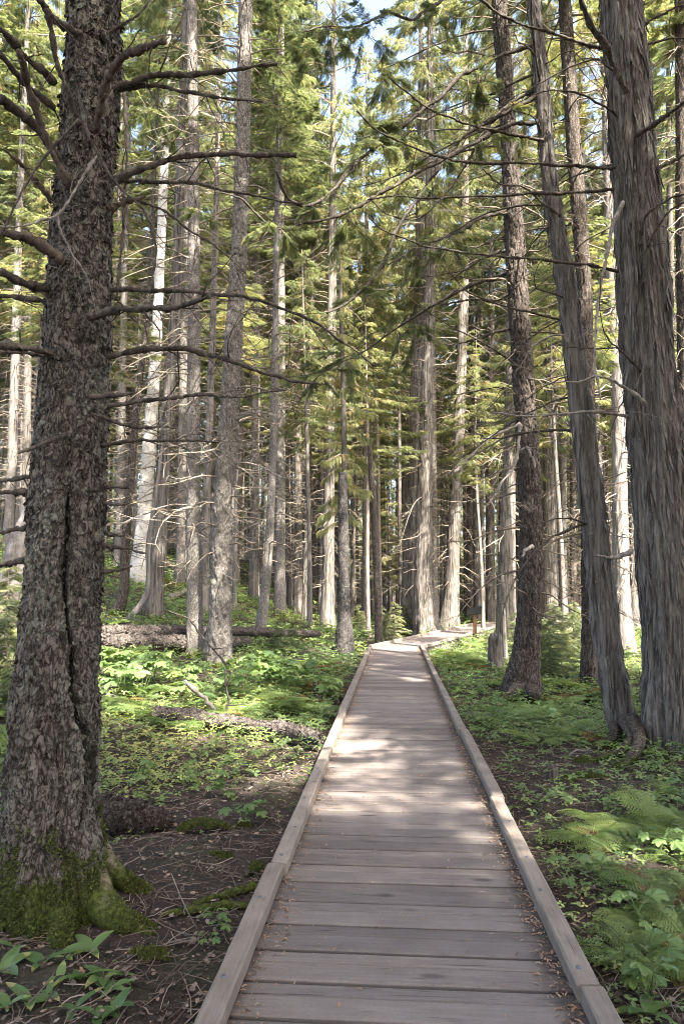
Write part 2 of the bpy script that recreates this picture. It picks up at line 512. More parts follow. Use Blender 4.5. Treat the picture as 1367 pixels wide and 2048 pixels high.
def kerb_material():
    m, n, l = new_mat('kerb_wood')
    tc = n.new('ShaderNodeTexCoord')
    oi = n.new('ShaderNodeObjectInfo')
    ad = n.new('ShaderNodeVectorMath'); ad.operation = 'ADD'
    cm = n.new('ShaderNodeCombineXYZ'); l.new(mathn(n, l, 'MULTIPLY', oi.outputs['Random'], 53.0), cm.inputs[1])
    l.new(tc.outputs['Object'], ad.inputs[0]); l.new(cm.outputs[0], ad.inputs[1])
    v = ad.outputs[0]
    g1 = tex_noise(n, l, mapping(n, l, v, (1, 0.05, 1)), 70, 5, 0.7)
    g2 = tex_noise(n, l, v, 4.0, 5, 0.6)
    base = ramp(n, [(0.3, (0.115, 0.094, 0.076)), (0.52, (0.190, 0.160, 0.133)), (0.75, (0.265, 0.228, 0.192))])
    l.new(mathn(n, l, 'ADD', mathn(n, l, 'MULTIPLY', g1, 0.5), mathn(n, l, 'MULTIPLY', g2, 0.5)), base.inputs[0])
    tone = ramp(n, [(0.0, (0.85, 0.85, 0.86)), (1.0, (1.15, 1.12, 1.08))])
    l.new(oi.outputs['Random'], tone.inputs[0])
    col = mixc(n, l, 1.0, base.outputs[0], tone.outputs[0], 'MULTIPLY')
    cr = ramp(n, [(0.70, 0.0), (0.73, 1.0)])
    l.new(tex_noise(n, l, mapping(n, l, v, (40, 1.2, 20)), 2.0, 2), cr.inputs[0])
    col = mixc(n, l, mathn(n, l, 'MULTIPLY', cr.outputs[0], 0.8), col, (0.05, 0.042, 0.036))
    gs = ramp(n, [(0.58, 0.0), (0.72, 1.0)])
    l.new(tex_noise(n, l, v, 9.0, 5, 0.7), gs.inputs[0])
    col = mixc(n, l, mathn(n, l, 'MULTIPLY', gs.outputs[0], 0.35), col, (0.10, 0.095, 0.07))
    return finish(m, n, l, col, 0.82, mathn(n, l, 'SUBTRACT', mathn(n, l, 'MULTIPLY', g1, 0.6), cr.outputs[0]), 0.4, 0.006, 0.22)


def plain(name, c, rough=0.7, spec=0.3, scale=30):
    m, n, l = new_mat(name)
    tc = n.new('ShaderNodeTexCoord')
    f = tex_noise(n, l, tc.outputs['Object'], scale, 4)
    cr = ramp(n, [(0.3, tuple(x * 0.75 for x in c)), (0.7, tuple(x * 1.2 for x in c))])
    l.new(f, cr.inputs[0])
    return finish(m, n, l, cr.outputs[0], rough, f, 0.2, 0.004, spec)


M['ground'] = ground_material()
M['deck'] = deck_material()
M['kerb'] = kerb_material()
M['rim'] = plain('rim_joist_wood', (0.16, 0.14, 0.12))
M['bolt'] = plain('bolt_steel', (0.10, 0.10, 0.115), 0.45, 0.5)
M['post'] = plain('stained_post', (0.22, 0.12, 0.06))
M['panel'] = plain('sign_panel', (0.035, 0.033, 0.032), 0.35, 0.5)
M['pale_panel'] = plain('pale_sign_panel', (0.5, 0.5, 0.5), 0.4)
M['rail'] = plain('railing_wood', (0.10, 0.065, 0.04))


# ------------------------------------------------------------------ the forest floor
def build_ground():
    def axis(lo, hi, near_lo, near_hi, step, grow):
        a = list(np.arange(near_lo, near_hi, step))
        s, v = step, near_hi
        while v < hi:
            a.append(v); s *= grow; v += s
        a.append(hi)
        s, v = step, near_lo - step
        b = []
        while v > lo:
            b.append(v); s *= grow; v -= s
        b.append(lo)
        return np.array(b[::-1] + a)
    X = axis(-260, 260, -7, 8, 0.07, 1.07)
    Y = axis(-200, 400, 0.5, 15, 0.07, 1.06)
    gx, gy = np.meshgrid(X, Y)
    z = H(gx, gy)
    p = np.stack([gx, gy, gx * 0], -1)
    rough = 0.022 * fbm(p * 4.5, 21, 3) + 0.012 * fbm(p * 13, 31, 2)
    off = np.abs(gx - (1.02 + (gy - 13) * 0.0734))
    z = z + rough * np.clip((off - 0.7) / 0.3, 0, 1)
    nx, ny = len(X), len(Y)
    i = (np.arange(ny - 1)[:, None] * nx + np.arange(nx - 1)[None]).ravel()
    mb = MB()
    mb.add(np.stack([gx, gy, z], -1).reshape(-1, 3), np.stack([i, i + 1, i + nx + 1, i + nx], -1))
    o = link('ground', mb.mesh('ground', [M['ground']]))
    o['kind'] = 'structure'


build_ground()


# ------------------------------------------------------------------ boardwalk
def box(mb, x0, x1, y0, y1, z0, z1, tint=0.0, bev=0.004, dz=(0, 0, 0, 0), mat=0):
    """box with chamfered top edges; dz lifts the four top corners"""
    b = bev
    V = [(x0, y0, z0), (x1, y0, z0), (x1, y1, z0), (x0, y1, z0),
         (x0, y0, z1 - b + dz[0]), (x1, y0, z1 - b + dz[1]), (x1, y1, z1 - b + dz[2]), (x0, y1, z1 - b + dz[3]),
         (x0 + b, y0 + b, z1 + dz[0]), (x1 - b, y0 + b, z1 + dz[1]), (x1 - b, y1 - b, z1 + dz[2]), (x0 + b, y1 - b, z1 + dz[3])]
    Fq = [(3, 2, 1, 0), (0, 1, 5, 4), (1, 2, 6, 5), (2, 3, 7, 6), (3, 0, 4, 7), (4, 5, 9, 8), (5, 6, 10, 9), (6, 7, 11, 10), (7, 4, 8, 11), (8, 9, 10, 11)]
    mb.add(V, Fq, tint, mat)


BW = empty('boardwalk', (0, 0, 0), 'grey brown plank boardwalk with low timber kerbs leading into the forest', 'boardwalk')
W_OUT, K_W, K_H = 1.47, 0.089, 0.072
# left outer kerb line passes photo pixel (383, 2048); right outer (1253, 2048), on the kerb top


def on_plane(px, py, z):
    a = U(px, py, 1.0) - CAM
    k = (z - CAM[2]) / a[2]
    return CAM + a * k


pl, pr = on_plane(383, 2048, K_H), on_plane(1253, 2048, K_H)
MID0 = np.array([(pl[0] + pr[0]) / 2, (pl[1] + pr[1]) / 2])
U0 = np.array([math.sin(BW_A), math.cos(BW_A)])
E1 = MID0 + U0 * ((19.1 - MID0[1]) / U0[1])                        # the bend
A2, A3 = R(22), R(66)
E2 = E1 + np.array([math.sin(A2), math.cos(A2)]) * 14.2
E3 = E2 + np.array([math.sin(A3), math.cos(A3)]) * 12.0


def stretch(p0, ang, L, s0, plank, kerb_from=(0, 0), kerb_to=(0, 0), first=False, cut=0.0):
    """one straight stretch: deck, rim joists and kerb beams in its own axes (x across, y along)"""
    mb = MB()
    s = s0
    wide = False
    while s < L - 0.02:
        wide = not wide
        w = min(plank * (0.5 + (0.06 if wide else -0.06)) * rnd.uniform(0.985, 1.012), L - s)
        e0, e1 = rnd.uniform(-0.012, 0.012), rnd.uniform(-0.012, 0.012)
        dz = [rnd.uniform(-0.0025, 0.0025) for _ in range(4)]
        g = rnd.uniform(0.005, 0.008) if wide else rnd.uniform(0.024, 0.033)
        # board in six lengths so its edge can wander a little
        xs = np.linspace(-W_OUT / 2 + 0.004 + e0, W_OUT / 2 - 0.004 + e1, 9)
        wob = [rnd.uniform(-0.0015, 0.0015) for _ in xs]
        wob2 = [rnd.uniform(-0.0015, 0.0015) for _ in xs]
        tint = rnd.random()
        V = []
        for x, a, c in zip(xs, wob, wob2):
            f = (x + W_OUT / 2) / W_OUT
            za = dz[0] * (1 - f) + dz[1] * f
            zb = dz[3] * (1 - f) + dz[2] * f
            y0, y1 = s + a, s + w - g + c
            V += [(x, y0, -0.040), (x, y0, za - 0.007), (x, y0 + 0.006, za), (x, y1 - 0.006, zb), (x, y1, zb - 0.007), (x, y1, -0.040)]
        Fq = []
        for q in range(len(xs) - 1):
            for e in range(6):
                e2 = (e + 1) % 6
                Fq.append((q * 6 + e, q * 6 + 6 + e, q * 6 + 6 + e2, q * 6 + e2))
        mb.add(V, np.array(Fq)[:, ::-1], tint)
        n = len(V)
        b = mb.n - n
        mb.F.append(np.array([[b + k for k in range(6)][::-1], [b + n - 6 + k for k in range(6)]]))
        mb.T.append(np.array([tint, tint])); mb.M.append(np.zeros(2, np.int32))
        s += w
    rot = -ang
    o = link('deck', mb.mesh('deck', [M['deck']], False), BW, (p0[0], p0[1], 0))
    o.rotation_euler = (0, 0, rot)
    for sd in (-1, 1):
        mb = MB()
        x = sd * (W_OUT / 2 - 0.06)
        box(mb, x - 0.03, x + 0.03, s0, L, -0.30, -0.044)
        j = link('rim_joist', mb.mesh('rim_joist', [M['rim']], False), BW, (p0[0], p0[1], 0))
        j.rotation_euler = (0, 0, rot)
        a, b = kerb_from[0 if sd < 0 else 1], L + kerb_to[0 if sd < 0 else 1]
        y = a
        k = 0
        while y < b - 0.05:
            ln = min((1.35 if first and k == 0 and sd > 0 else 2.44), b - y)
            if b - y - ln < 0.4:
                ln = b - y
            x0 = sd * W_OUT / 2
            x1 = x0 - sd * K_W
            mb = MB()
            n = max(2, int(ln / 0.12))
            jit = rnd.uniform(-0.010, 0.010)
            ys = np.linspace(y + 0.005, y + ln - 0.005, n)
            xa, xb = min(x0, x1) + jit, max(x0, x1) + jit
            c = 0.009
            prof = [(xa, 0.003), (xa, K_H - c), (xa + c, K_H), (xb - c, K_H), (xb, K_H - c), (xb, 0.003)]
            V = []
            for yy in ys:
                for (px_, pz_) in prof:
                    V.append((px_ + rnd.uniform(-0.0015, 0.0015), yy - (y + ln / 2), pz_ + (rnd.uniform(-0.002, 0.002) if pz_ > 0.01 else 0)))
            V = np.array(V)
            # a few chips knocked out of the inner edge
            for _ in range(rnd.randint(1, 3)):
                q = rnd.randint(1, n - 2)
                e = 3 if sd < 0 else 2
                V[q * 6 + e, 2] -= rnd.uniform(0.006, 0.016)
                V[q * 6 + (4 if sd < 0 else 1), 2] -= rnd.uniform(0.004, 0.015)
            Fq = []
            for q in range(n - 1):
                for e in range(6):
                    e2 = (e + 1) % 6
                    Fq.append((q * 6 + e2, q * 6 + 6 + e2, q * 6 + 6 + e, q * 6 + e))
            mb.add(V, Fq)
            m6 = (n - 1) * 6
            mb.F.append(np.array([[0, 1, 2, 3, 4, 5][::-1], [m6 + t for t in range(6)]])[:, ::-1])
            mb.T.append(np.zeros(2)); mb.M.append(np.zeros(2, np.int32))
            cs, sn = math.cos(rot), math.sin(rot)
            yc = y + ln / 2
            kb = link('kerb_beam', mb.mesh('kerb_beam', [M['kerb']], False), BW, (p0[0] - sn * yc, p0[1] + cs * yc, 0))
            kb.rotation_euler = (0, 0, rot)
            if first and y < 7:
                yb = -ln / 2 + 0.12
                while yb < ln / 2:
                    mbb = MB()
                    th = np.linspace(0, 2 * np.pi, 10, endpoint=False)
                    xm = (xa + xb) / 2 + rnd.uniform(-0.012, 0.012)
                    ring = [(xm + 0.011 * math.cos(t), yb + 0.011 * math.sin(t), K_H + z) for z in (-0.004, 0.0035) for t in th]
                    mbb.add(ring, [(i, (i + 1) % 10, 10 + (i + 1) % 10, 10 + i) for i in range(10)])
                    mbb.F.append(np.array([[10 + i for i in range(10)]])); mbb.T.append(np.zeros(1)); mbb.M.append(np.zeros(1, np.int32))
                    link('bolt', mbb.mesh('bolt', [M['bolt']]), kb)
                    yb += rnd.uniform(0.38, 0.75)
            y += ln
            k += 1


P_START = MID0 - U0 * 3.5
L1 = float(np.linalg.norm(E1 - P_START))
stretch(P_START, BW_A, L1 + 0.35, 0, 0.243, (0, 0), (-0.55, 0.0), True)
stretch(E1, A2, 14.2, 0.22, 0.243, (-0.12, 0.42), (0.0, -0.2))
stretch(E2, A3, 12.0, 0.1, 0.243, (-0.1, 0.75), (0, 0))


def bw_dist(x, y):
    """distance from the boardwalk's centre line"""
    d = 1e9
    for a, b in ((P_START, E1), (E1, E2), (E2, E3)):
        ab = b - a
        t = np.clip(((x - a[0]) * ab[0] + (y - a[1]) * ab[1]) / (ab @ ab), 0, 1)
        d = np.minimum(d, np.hypot(x - a[0] - t * ab[0], y - a[1] - t * ab[1]))
    return d


# ------------------------------------------------------------------ foliage templates
def spray_tpl(pairs, ang, wid, prof, droop=0.0, tip=0.16):
    V, Fq = [], []

    def leaf(px, py, dx, dy, ln, w):
        b = len(V)
        nx, ny = -dy, dx
        def z(x): return -droop * x * x
        V.extend([(px, py, z(px)), (px + dx * ln * .45 + nx * w, py + dy * ln * .45 + ny * w, z(px + dx * ln * .45) + 0.02),
                  (px + dx * ln, py + dy * ln, z(px + dx * ln) - 0.05 * ln), (px + dx * ln * .45 - nx * w, py + dy * ln * .45 - ny * w, z(px + dx * ln * .45) - 0.01)])
        Fq.append((b, b + 1, b + 2, b + 3))
    for k in range(pairs):
        t = 0.06 + 0.84 * k / pairs
        ln = prof(t)
        for s in (-1, 1):
            a = s * R(ang)
            leaf(t + (0.03 if s > 0 else 0), 0, math.cos(a), math.sin(a), ln, wid)
    leaf(0.78, 0, 1, 0, tip + 0.1, wid)
    b = len(V)
    V.extend([(0, -0.012, 0), (0.85, -0.006, -droop * 0.72), (0.85, 0.006, -droop * 0.72), (0, 0.012, 0)])
    Fq.append((b, b + 1, b + 2, b + 3))
    return np.array(V, float), np.array(Fq)


SPRAY_C = spray_tpl(8, 44, 0.021, lambda t: 0.10 + 0.30 * math.sin(math.pi * (0.18 + 0.82 * t) ** 0.8) * (1 - 0.35 * t), 0.25)
SPRAY_F = spray_tpl(8, 52, 0.022, lambda t: 0.30 * (1.05 - t) + 0.07, 0.12)
SPRAY_S = spray_tpl(5, 45, 0.06, lambda t: 0.40 * (1.1 - t) + 0.05, 0.2)


def branch_path(L, rise, droop, hook, n=9):
    """(r, z) of a limb: starts rising, sags, tip hooks up"""
    t = np.linspace(0, 1, n)
    r = L * (t - 0.08 * t * t)
    z = L * (rise * t - droop * t * t + hook * t ** 4)
    return t, r, z


def crown(Lc, Lmax, nb, kind, seed, leafy=1.0, shape=0.75, limb=True, base_bare=0.25, spray=0.27, brown=0.09):
    """a crown of whorled limbs, base at z = 0; foliage is slot 0, limbs slot 1"""
    g = np.random.RandomState(seed)
    mb = MB()
    tpl = SPRAY_C if kind == 'cedar' else SPRAY_F
    P, D, UP, S, T = [], [], [], [], []
    for i in range(nb):
        f = (i + g.uniform(0, 1)) / nb
        z0 = Lc * f ** 0.9
        az = g.uniform(0, 2 * np.pi)
        L = Lmax * ((1 - f) ** shape * (0.55 + 0.45 * min(1, f / 0.18)) + 0.06) * g.uniform(0.55, 1.2)
        if kind == 'cedar':
            t, r, z = branch_path(L, g.uniform(0.0, 0.3), g.uniform(0.5, 0.8), g.uniform(0.25, 0.45))
        else:
            t, r, z = branch_path(L, g.uniform(-0.1, 0.2), g.uniform(0.2, 0.5), g.uniform(0.05, 0.2))
        bend = g.uniform(-0.25, 0.25) * t * t
        X = np.stack([np.cos(az + bend) * r, np.sin(az + bend) * r, z0 + z], -1)
        if limb:
            tube(mb, X[::2], np.linspace(0.011 * L + 0.006, 0.004, len(X[::2])), 3, 0.3, 1, cap=False)
        if g.uniform() > leafy:
            continue
        ns = int(max(12, L * 66))
        tt = base_bare + (1 - base_bare) * g.uniform(0, 1, ns) ** 0.8
        pos = np.stack([np.interp(tt, t, X[:, k]) for k in range(3)], -1)
        tang = np.stack([np.interp(np.minimum(tt + 0.08, 1), t, X[:, k]) - np.interp(tt - 0.08, t, X[:, k]) for k in range(3)], -1)
        tang /= np.linalg.norm(tang, axis=1)[:, None] + 1e-9
        side = np.cross(tang, [0, 0, 1.0])
        side /= np.linalg.norm(side, axis=1)[:, None] + 1e-9
        sg = g.choice([-1, 1], ns)[:, None]
        if kind == 'cedar':
            d = tang * g.uniform(0.25, 0.9, (ns, 1)) + side * sg * g.uniform(0.2, 0.9, (ns, 1)) + np.array([0, 0, -1]) * g.uniform(0.1, 0.9, (ns, 1))
        else:
            d = tang * g.uniform(0.4, 1.0, (ns, 1)) + side * sg * g.uniform(0.3, 1.0, (ns, 1)) + np.array([0, 0, -1]) * g.uniform(-0.05, 0.35, (ns, 1))
        up = np.array([0, 0, 1.0]) + g.normal(0, 0.35, (ns, 3))
        # sub-stem offset so sprays fill the width of the branch
        pos = pos + side * sg * (g.uniform(0, 0.20, (ns, 1)) * L * (1.1 - tt[:, None]))
        P.append(pos); D.append(d); UP.append(up)
        S.append(spray * g.uniform(0.6, 1.25, ns) * (0.7 + 0.3 * min(1, L)))
        bt = g.uniform(0.1, 0.5)
        tn = bt + 0.06 + g.normal(0, 0.12, ns)
        inner = (tt < base_bare + 0.35) & (g.uniform(0, 1, ns) < brown * 2.2)
        tn[inner | (g.uniform(0, 1, ns) < brown * 0.5)] = g.uniform(0.8, 1.0)
        T.append(np.clip(tn, 0, 1))
    if P:
        scatter(mb, tpl, np.concatenate(P), np.concatenate(D), np.concatenate(UP), np.concatenate(S), np.concatenate(T), 0)
    return mb.mesh('crown', [M['cedar_leaf' if kind == 'cedar' else 'fir_leaf'], M['twig']], False)


def dead_limbs(Lc, Lmax, nb, seed, fork=4):
    """bare dead lower limbs with side twigs"""
    g = np.random.RandomState(seed)
    mb = MB()
    for i in range(nb):
        z0 = Lc * (i + g.uniform()) / nb
        az = g.uniform(0, 2 * np.pi)
        L = Lmax * g.uniform(0.25, 1.1) * g.uniform(0.5, 1.0)
        t, r, z = branch_path(L, g.uniform(-0.1, 0.35), g.uniform(0.2, 0.75), g.uniform(0.0, 0.35), 7)
        bend = g.uniform(-0.4, 0.4) * t * t
        X = np.stack([np.cos(az + bend) * r, np.sin(az + bend) * r, z0 + z], -1) + g.normal(0, 0.02, (7, 3))
        tube(mb, X, np.linspace(0.008 + 0.007 * L, 0.004, 7), 4, 0.3, 0, cap=False)
        for k in range(g.randint(0, fork + 1)):
            q = g.uniform(0.3, 0.95)
            p = np.array([np.interp(q, t, X[:, c]) for c in range(3)])
            a2 = az + g.choice([-1, 1]) * g.uniform(0.4, 1.1)
            l2 = L * g.uniform(0.15, 0.45)
            tw = np.linspace(0, 1, 4)[:, None]
            Y = p + tw * l2 * np.array([math.cos(a2), math.sin(a2), g.uniform(-0.7, 0.2)]) + tw * tw * np.array([0, 0, g.uniform(-0.1, 0.2) * l2])
            tube(mb, Y, np.linspace(0.005, 0.0025, 4), 3, 0.3, 0, cap=False)
    return mb.mesh('dead_limbs', [M['twig']], True)


CROWNS = {
    'cedar': [crown(20, 3.4, 105, 'cedar', 100 + k, 0.9, 0.7) for k in range(3)],
    'fir': [crown(20, 2.5, 120, 'fir', 200 + k, 0.92, 0.75, brown=0.05) for k in range(3)],
    'young': [crown(7, 1.7, 70, 'cedar', 300 + k, 0.95, 0.8, spray=0.19, base_bare=0.12, brown=0.12) for k in range(2)],
    'sapling': [crown(1.6, 0.75, 46, 'fir', 400 + k, 1.0, 0.8, spray=0.20, base_bare=0.05, brown=0.0) for k in range(2)],
}
DEADS = [dead_limbs(14, 2.3, 150, 500 + k, 5) for k in range(4)]


# ------------------------------------------------------------------ trunks
def trunk_mb(pts, rad, ns, nz, kind, seed, flare=0.35, fh=0.45, lobes=5, amp=1.0, ztop=None, crack=None, flakes=0):
    """pts in world, rad per point; radial relief for the bark"""
    if ztop is None:
        Q = smooth_line(np.column_stack([pts, rad]), nz)
    else:                                            # rows close together where they are seen
        Q = smooth_line(np.column_stack([pts, rad]), 3000)
        zq = np.concatenate([np.linspace(Q[0, 2], ztop, nz), np.linspace(ztop, Q[-1, 2], 26)[1:]]) if Q[-1, 2] > ztop + 0.5 else np.linspace(Q[0, 2], Q[-1, 2], nz)
        Q = np.stack([np.interp(zq, Q[:, 2], Q[:, c]) for c in range(4)], -1)
    P, r = Q[:, :3], np.maximum(Q[:, 3], 0.012)
    h = np.r_[0, np.cumsum(np.linalg.norm(np.diff(P, axis=0), axis=1))]
    th = np.linspace(0, 2 * np.pi, ns, endpoint=False)
    T, N, B = frames(P)
    dirs = N[:, None] * np.cos(th)[None, :, None] + B[:, None] * np.sin(th)[None, :, None]
    g = np.random.RandomState(seed)
    ph = g.uniform(0, 6.28, 3)
    lob = 0.55 * np.cos(lobes * th + ph[0]) + 0.35 * np.cos((lobes - 2) * th + ph[1]) + 0.25 * np.cos((lobes + 3) * th + ph[2])
    rr = r[:, None] * (1 + flare * np.exp(-h / fh)[:, None] * (0.55 + lob[None]) + 0.035 * lob[None] * np.exp(-h / 3)[:, None])
    S = P[:, None] + dirs * rr[..., None]
    # slow swelling
    rr = rr * (1 + 0.05 * vnoise(S * 2.2, seed) + 0.03 * vnoise(S * 5, seed + 5))
    black = None
    nz = len(P)
    if kind in ('cedar', 'greywood'):
        q = S * np.array([1, 1, 0.07]) * 26
        q = q + 0.8 * np.stack([vnoise(S * 2.5, seed + 7), vnoise(S * 2.5, seed + 8), vnoise(S, seed + 9)], -1)
        d = np.abs(vnoise(q, seed + 1)) * 1.3 + 0.5 * np.abs(vnoise(q * 2.1, seed + 2))
        d = (0.55 - d) * -1
        disp = 0.020 * amp * (d - 0.05) + 0.006 * amp * vnoise(S * np.array([55, 55, 4.5]), seed + 3) + 0.003 * vnoise(S * np.array([70, 70, 30]), seed + 4)
    else:
        q = S * np.array([1, 1, 0.22]) * 17
        q = q + 1.1 * np.stack([vnoise(S * 7, seed + 7), vnoise(S * 7, seed + 8), vnoise(S * 5, seed + 9)], -1)
        d = np.minimum(np.abs(vnoise(q, seed + 1)) * 2.6, 1.0)
        q2 = S * np.array([1, 1, 0.6]) * 44 + 0.9 * np.stack([vnoise(S * 20, seed + 11), vnoise(S * 20, seed + 12), vnoise(S * 20, seed + 13)], -1)
        d2 = np.minimum(np.abs(vnoise(q2, seed + 2)) * 2.2, 1.0)
        disp = amp * (0.022 * (d - 0.85) + 0.010 * (d2 - 0.55)) + 0.0045 * vnoise(S * 85, seed + 3)
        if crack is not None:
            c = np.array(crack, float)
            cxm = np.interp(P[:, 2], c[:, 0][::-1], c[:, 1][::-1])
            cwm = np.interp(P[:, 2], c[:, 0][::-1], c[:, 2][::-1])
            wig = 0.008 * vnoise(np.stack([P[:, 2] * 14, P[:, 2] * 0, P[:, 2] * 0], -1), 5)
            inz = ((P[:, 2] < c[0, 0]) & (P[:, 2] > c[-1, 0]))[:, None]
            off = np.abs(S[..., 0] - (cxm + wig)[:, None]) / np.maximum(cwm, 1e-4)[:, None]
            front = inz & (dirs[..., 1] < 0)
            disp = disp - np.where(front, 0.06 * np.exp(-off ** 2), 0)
            black = np.where(front, np.exp(-(off / 1.15) ** 2), 0)  # mask along the groove for painted charring and shade
    disp = disp * np.clip(r / 0.22, 0.25, 1.0)[:, None]
    V = P[:, None] + dirs * (rr + disp)[..., None]
    i = np.arange(nz - 1)[:, None] * ns
    j = np.arange(ns)[None]
    jn = (j + 1) % ns
    Fq = np.stack([i + j, i + jn, i + ns + jn, i + ns + j], -1).reshape(-1, 4)
    mb = MB()
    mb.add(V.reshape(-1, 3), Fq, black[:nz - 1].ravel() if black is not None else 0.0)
    mb.F.append(np.array([[(nz - 1) * ns + q for q in range(ns)]])); mb.T.append(np.zeros(1)); mb.M.append(np.zeros(1, np.int32))
    if flakes:
        lim = ztop if ztop is not None else P[-1, 2]
        rows = np.where(P[:, 2] < lim)[0]
        ri = g.choice(rows, flakes); ci = g.randint(0, ns, flakes)
        out = dirs[ri, ci]
        pos = V[ri, ci] - out * 0.002
        if kind in ('cedar', 'greywood'):
            sgn = g.choice([-1, -1, 1], flakes)[:, None]
            dr = T[ri] * sgn + out * g.uniform(0.0, 0.16, (flakes, 1)) + g.normal(0, 0.05, (flakes, 3))
            scatter(mb, STRIP, pos, dr, out + g.normal(0, 0.15, (flakes, 3)), 0.07 + 0.26 * g.uniform(0, 1, flakes) ** 2, 0.0)
        else:
            dr = -T[ri] + out * g.uniform(0.1, 0.6, (flakes, 1)) + g.normal(0, 0.35, (flakes, 3))
            scatter(mb, FLAKE, pos, dr, out + g.normal(0, 0.25, (flakes, 3)), 0.010 + 0.024 * g.uniform(0, 1, flakes) ** 1.5, 0.0)
        mb.T[-1][:] = 0
    return mb, P, r, h


FLAKE = (np.array([(-.3, 0, -.1), (.1, -.45, 0), (.75, -.35, .02), (1, .05, .0), (.7, .42, .02), (.05, .4, 0)]), np.array([[0, 1, 2], [0, 2, 3], [0, 3, 4], [0, 4, 5]]))
STRIP = (np.array([(0, -.04, 0), (0, .04, 0), (.3, -.06, .015), (.3, .05, .012), (.65, -.045, .035), (.65, .04, .04), (1, -.008, .10), (1, .008, .11)]), np.array([[0, 2, 3, 1], [2, 4, 5, 3], [4, 6, 7, 5]]))


def at_height(P, z):
    return np.array([np.interp(z, P[:, 2], P[:, 0]), np.interp(z, P[:, 2], P[:, 1]), z])


def limb_px(tree, base, pts, d, r0, r1, mat, seed, k=7, twigs=0, rough=0.42, name='branch', leaf=None, n=None):
    """a limb drawn through photo pixels; d is one depth or one per point"""
    d = [d] * len(pts) if isinstance(d, (int, float)) else d
    if len(d) == 2 and len(pts) > 2:
        d = list(np.linspace(d[0], d[1], len(pts)))
    W = np.array([U(p[0], p[1], q) for p, q in zip(pts, d)])
    # roll the limb a little out of its plane so that it is a real curve in space
    n = n or max(14, len(pts) * 9)
    Q = smooth_line(W, n)
    g = np.random.RandomState(seed)
    m0 = np.mean(d) / F
    kk = max(4, n // 5)
    kink = np.stack([np.interp(np.arange(n), np.linspace(0, n - 1, kk), g.normal(0, 1.6 * m0, kk)) for _ in range(3)], -1)
    kink[0] = 0
    Q = Q + kink + g.normal(0, 0.5 * m0, Q.shape)
    rad = np.linspace(r0, r1, n) * m0 * 0.86 * (1 + 0.16 * g.normal(0, 1, n))
    mb = MB()
    tube(mb, Q, np.maximum(rad, 0.0015), k, 0.3, 0, rough, seed)
    L = np.linalg.norm(Q[-1] - Q[0])
    for q in range(int(twigs * 1.8)):
        t = g.uniform(0.2, 1.0)
        i = int(t * (n - 1))
        p = Q[i]
        tg = Q[min(i + 1, n - 1)] - Q[max(i - 1, 0)]
        tg /= np.linalg.norm(tg) + 1e-9
        v = tg * g.uniform(0.2, 1) + g.normal(0, 0.6, 3) + np.array([0, 0, -0.25])
        v /= np.linalg.norm(v)
        ln = g.uniform(0.08, 0.45) * max(0.5, min(L, 1.6))
        s = np.linspace(0, 1, 6)[:, None]
        Y = p + s * v * ln + s * s * g.normal(0, 0.22, 3) * ln + g.normal(0, 0.02, (6, 3)) * ln * (s > 0)
        tube(mb, Y, np.linspace(max(0.002, rad[i] * 0.3), 0.0012, 6), 4, 0.3, 0)
        if g.uniform() < 0.6:
            w = v + g.normal(0, 0.8, 3)
            w /= np.linalg.norm(w)
            tube(mb, Y[3] + s * w * ln * 0.5 + s * s * g.normal(0, .15, 3) * ln, np.linspace(0.0016, 0.001, 6), 3, 0.3, 0)
    return mb, Q, rad


TREES = {}


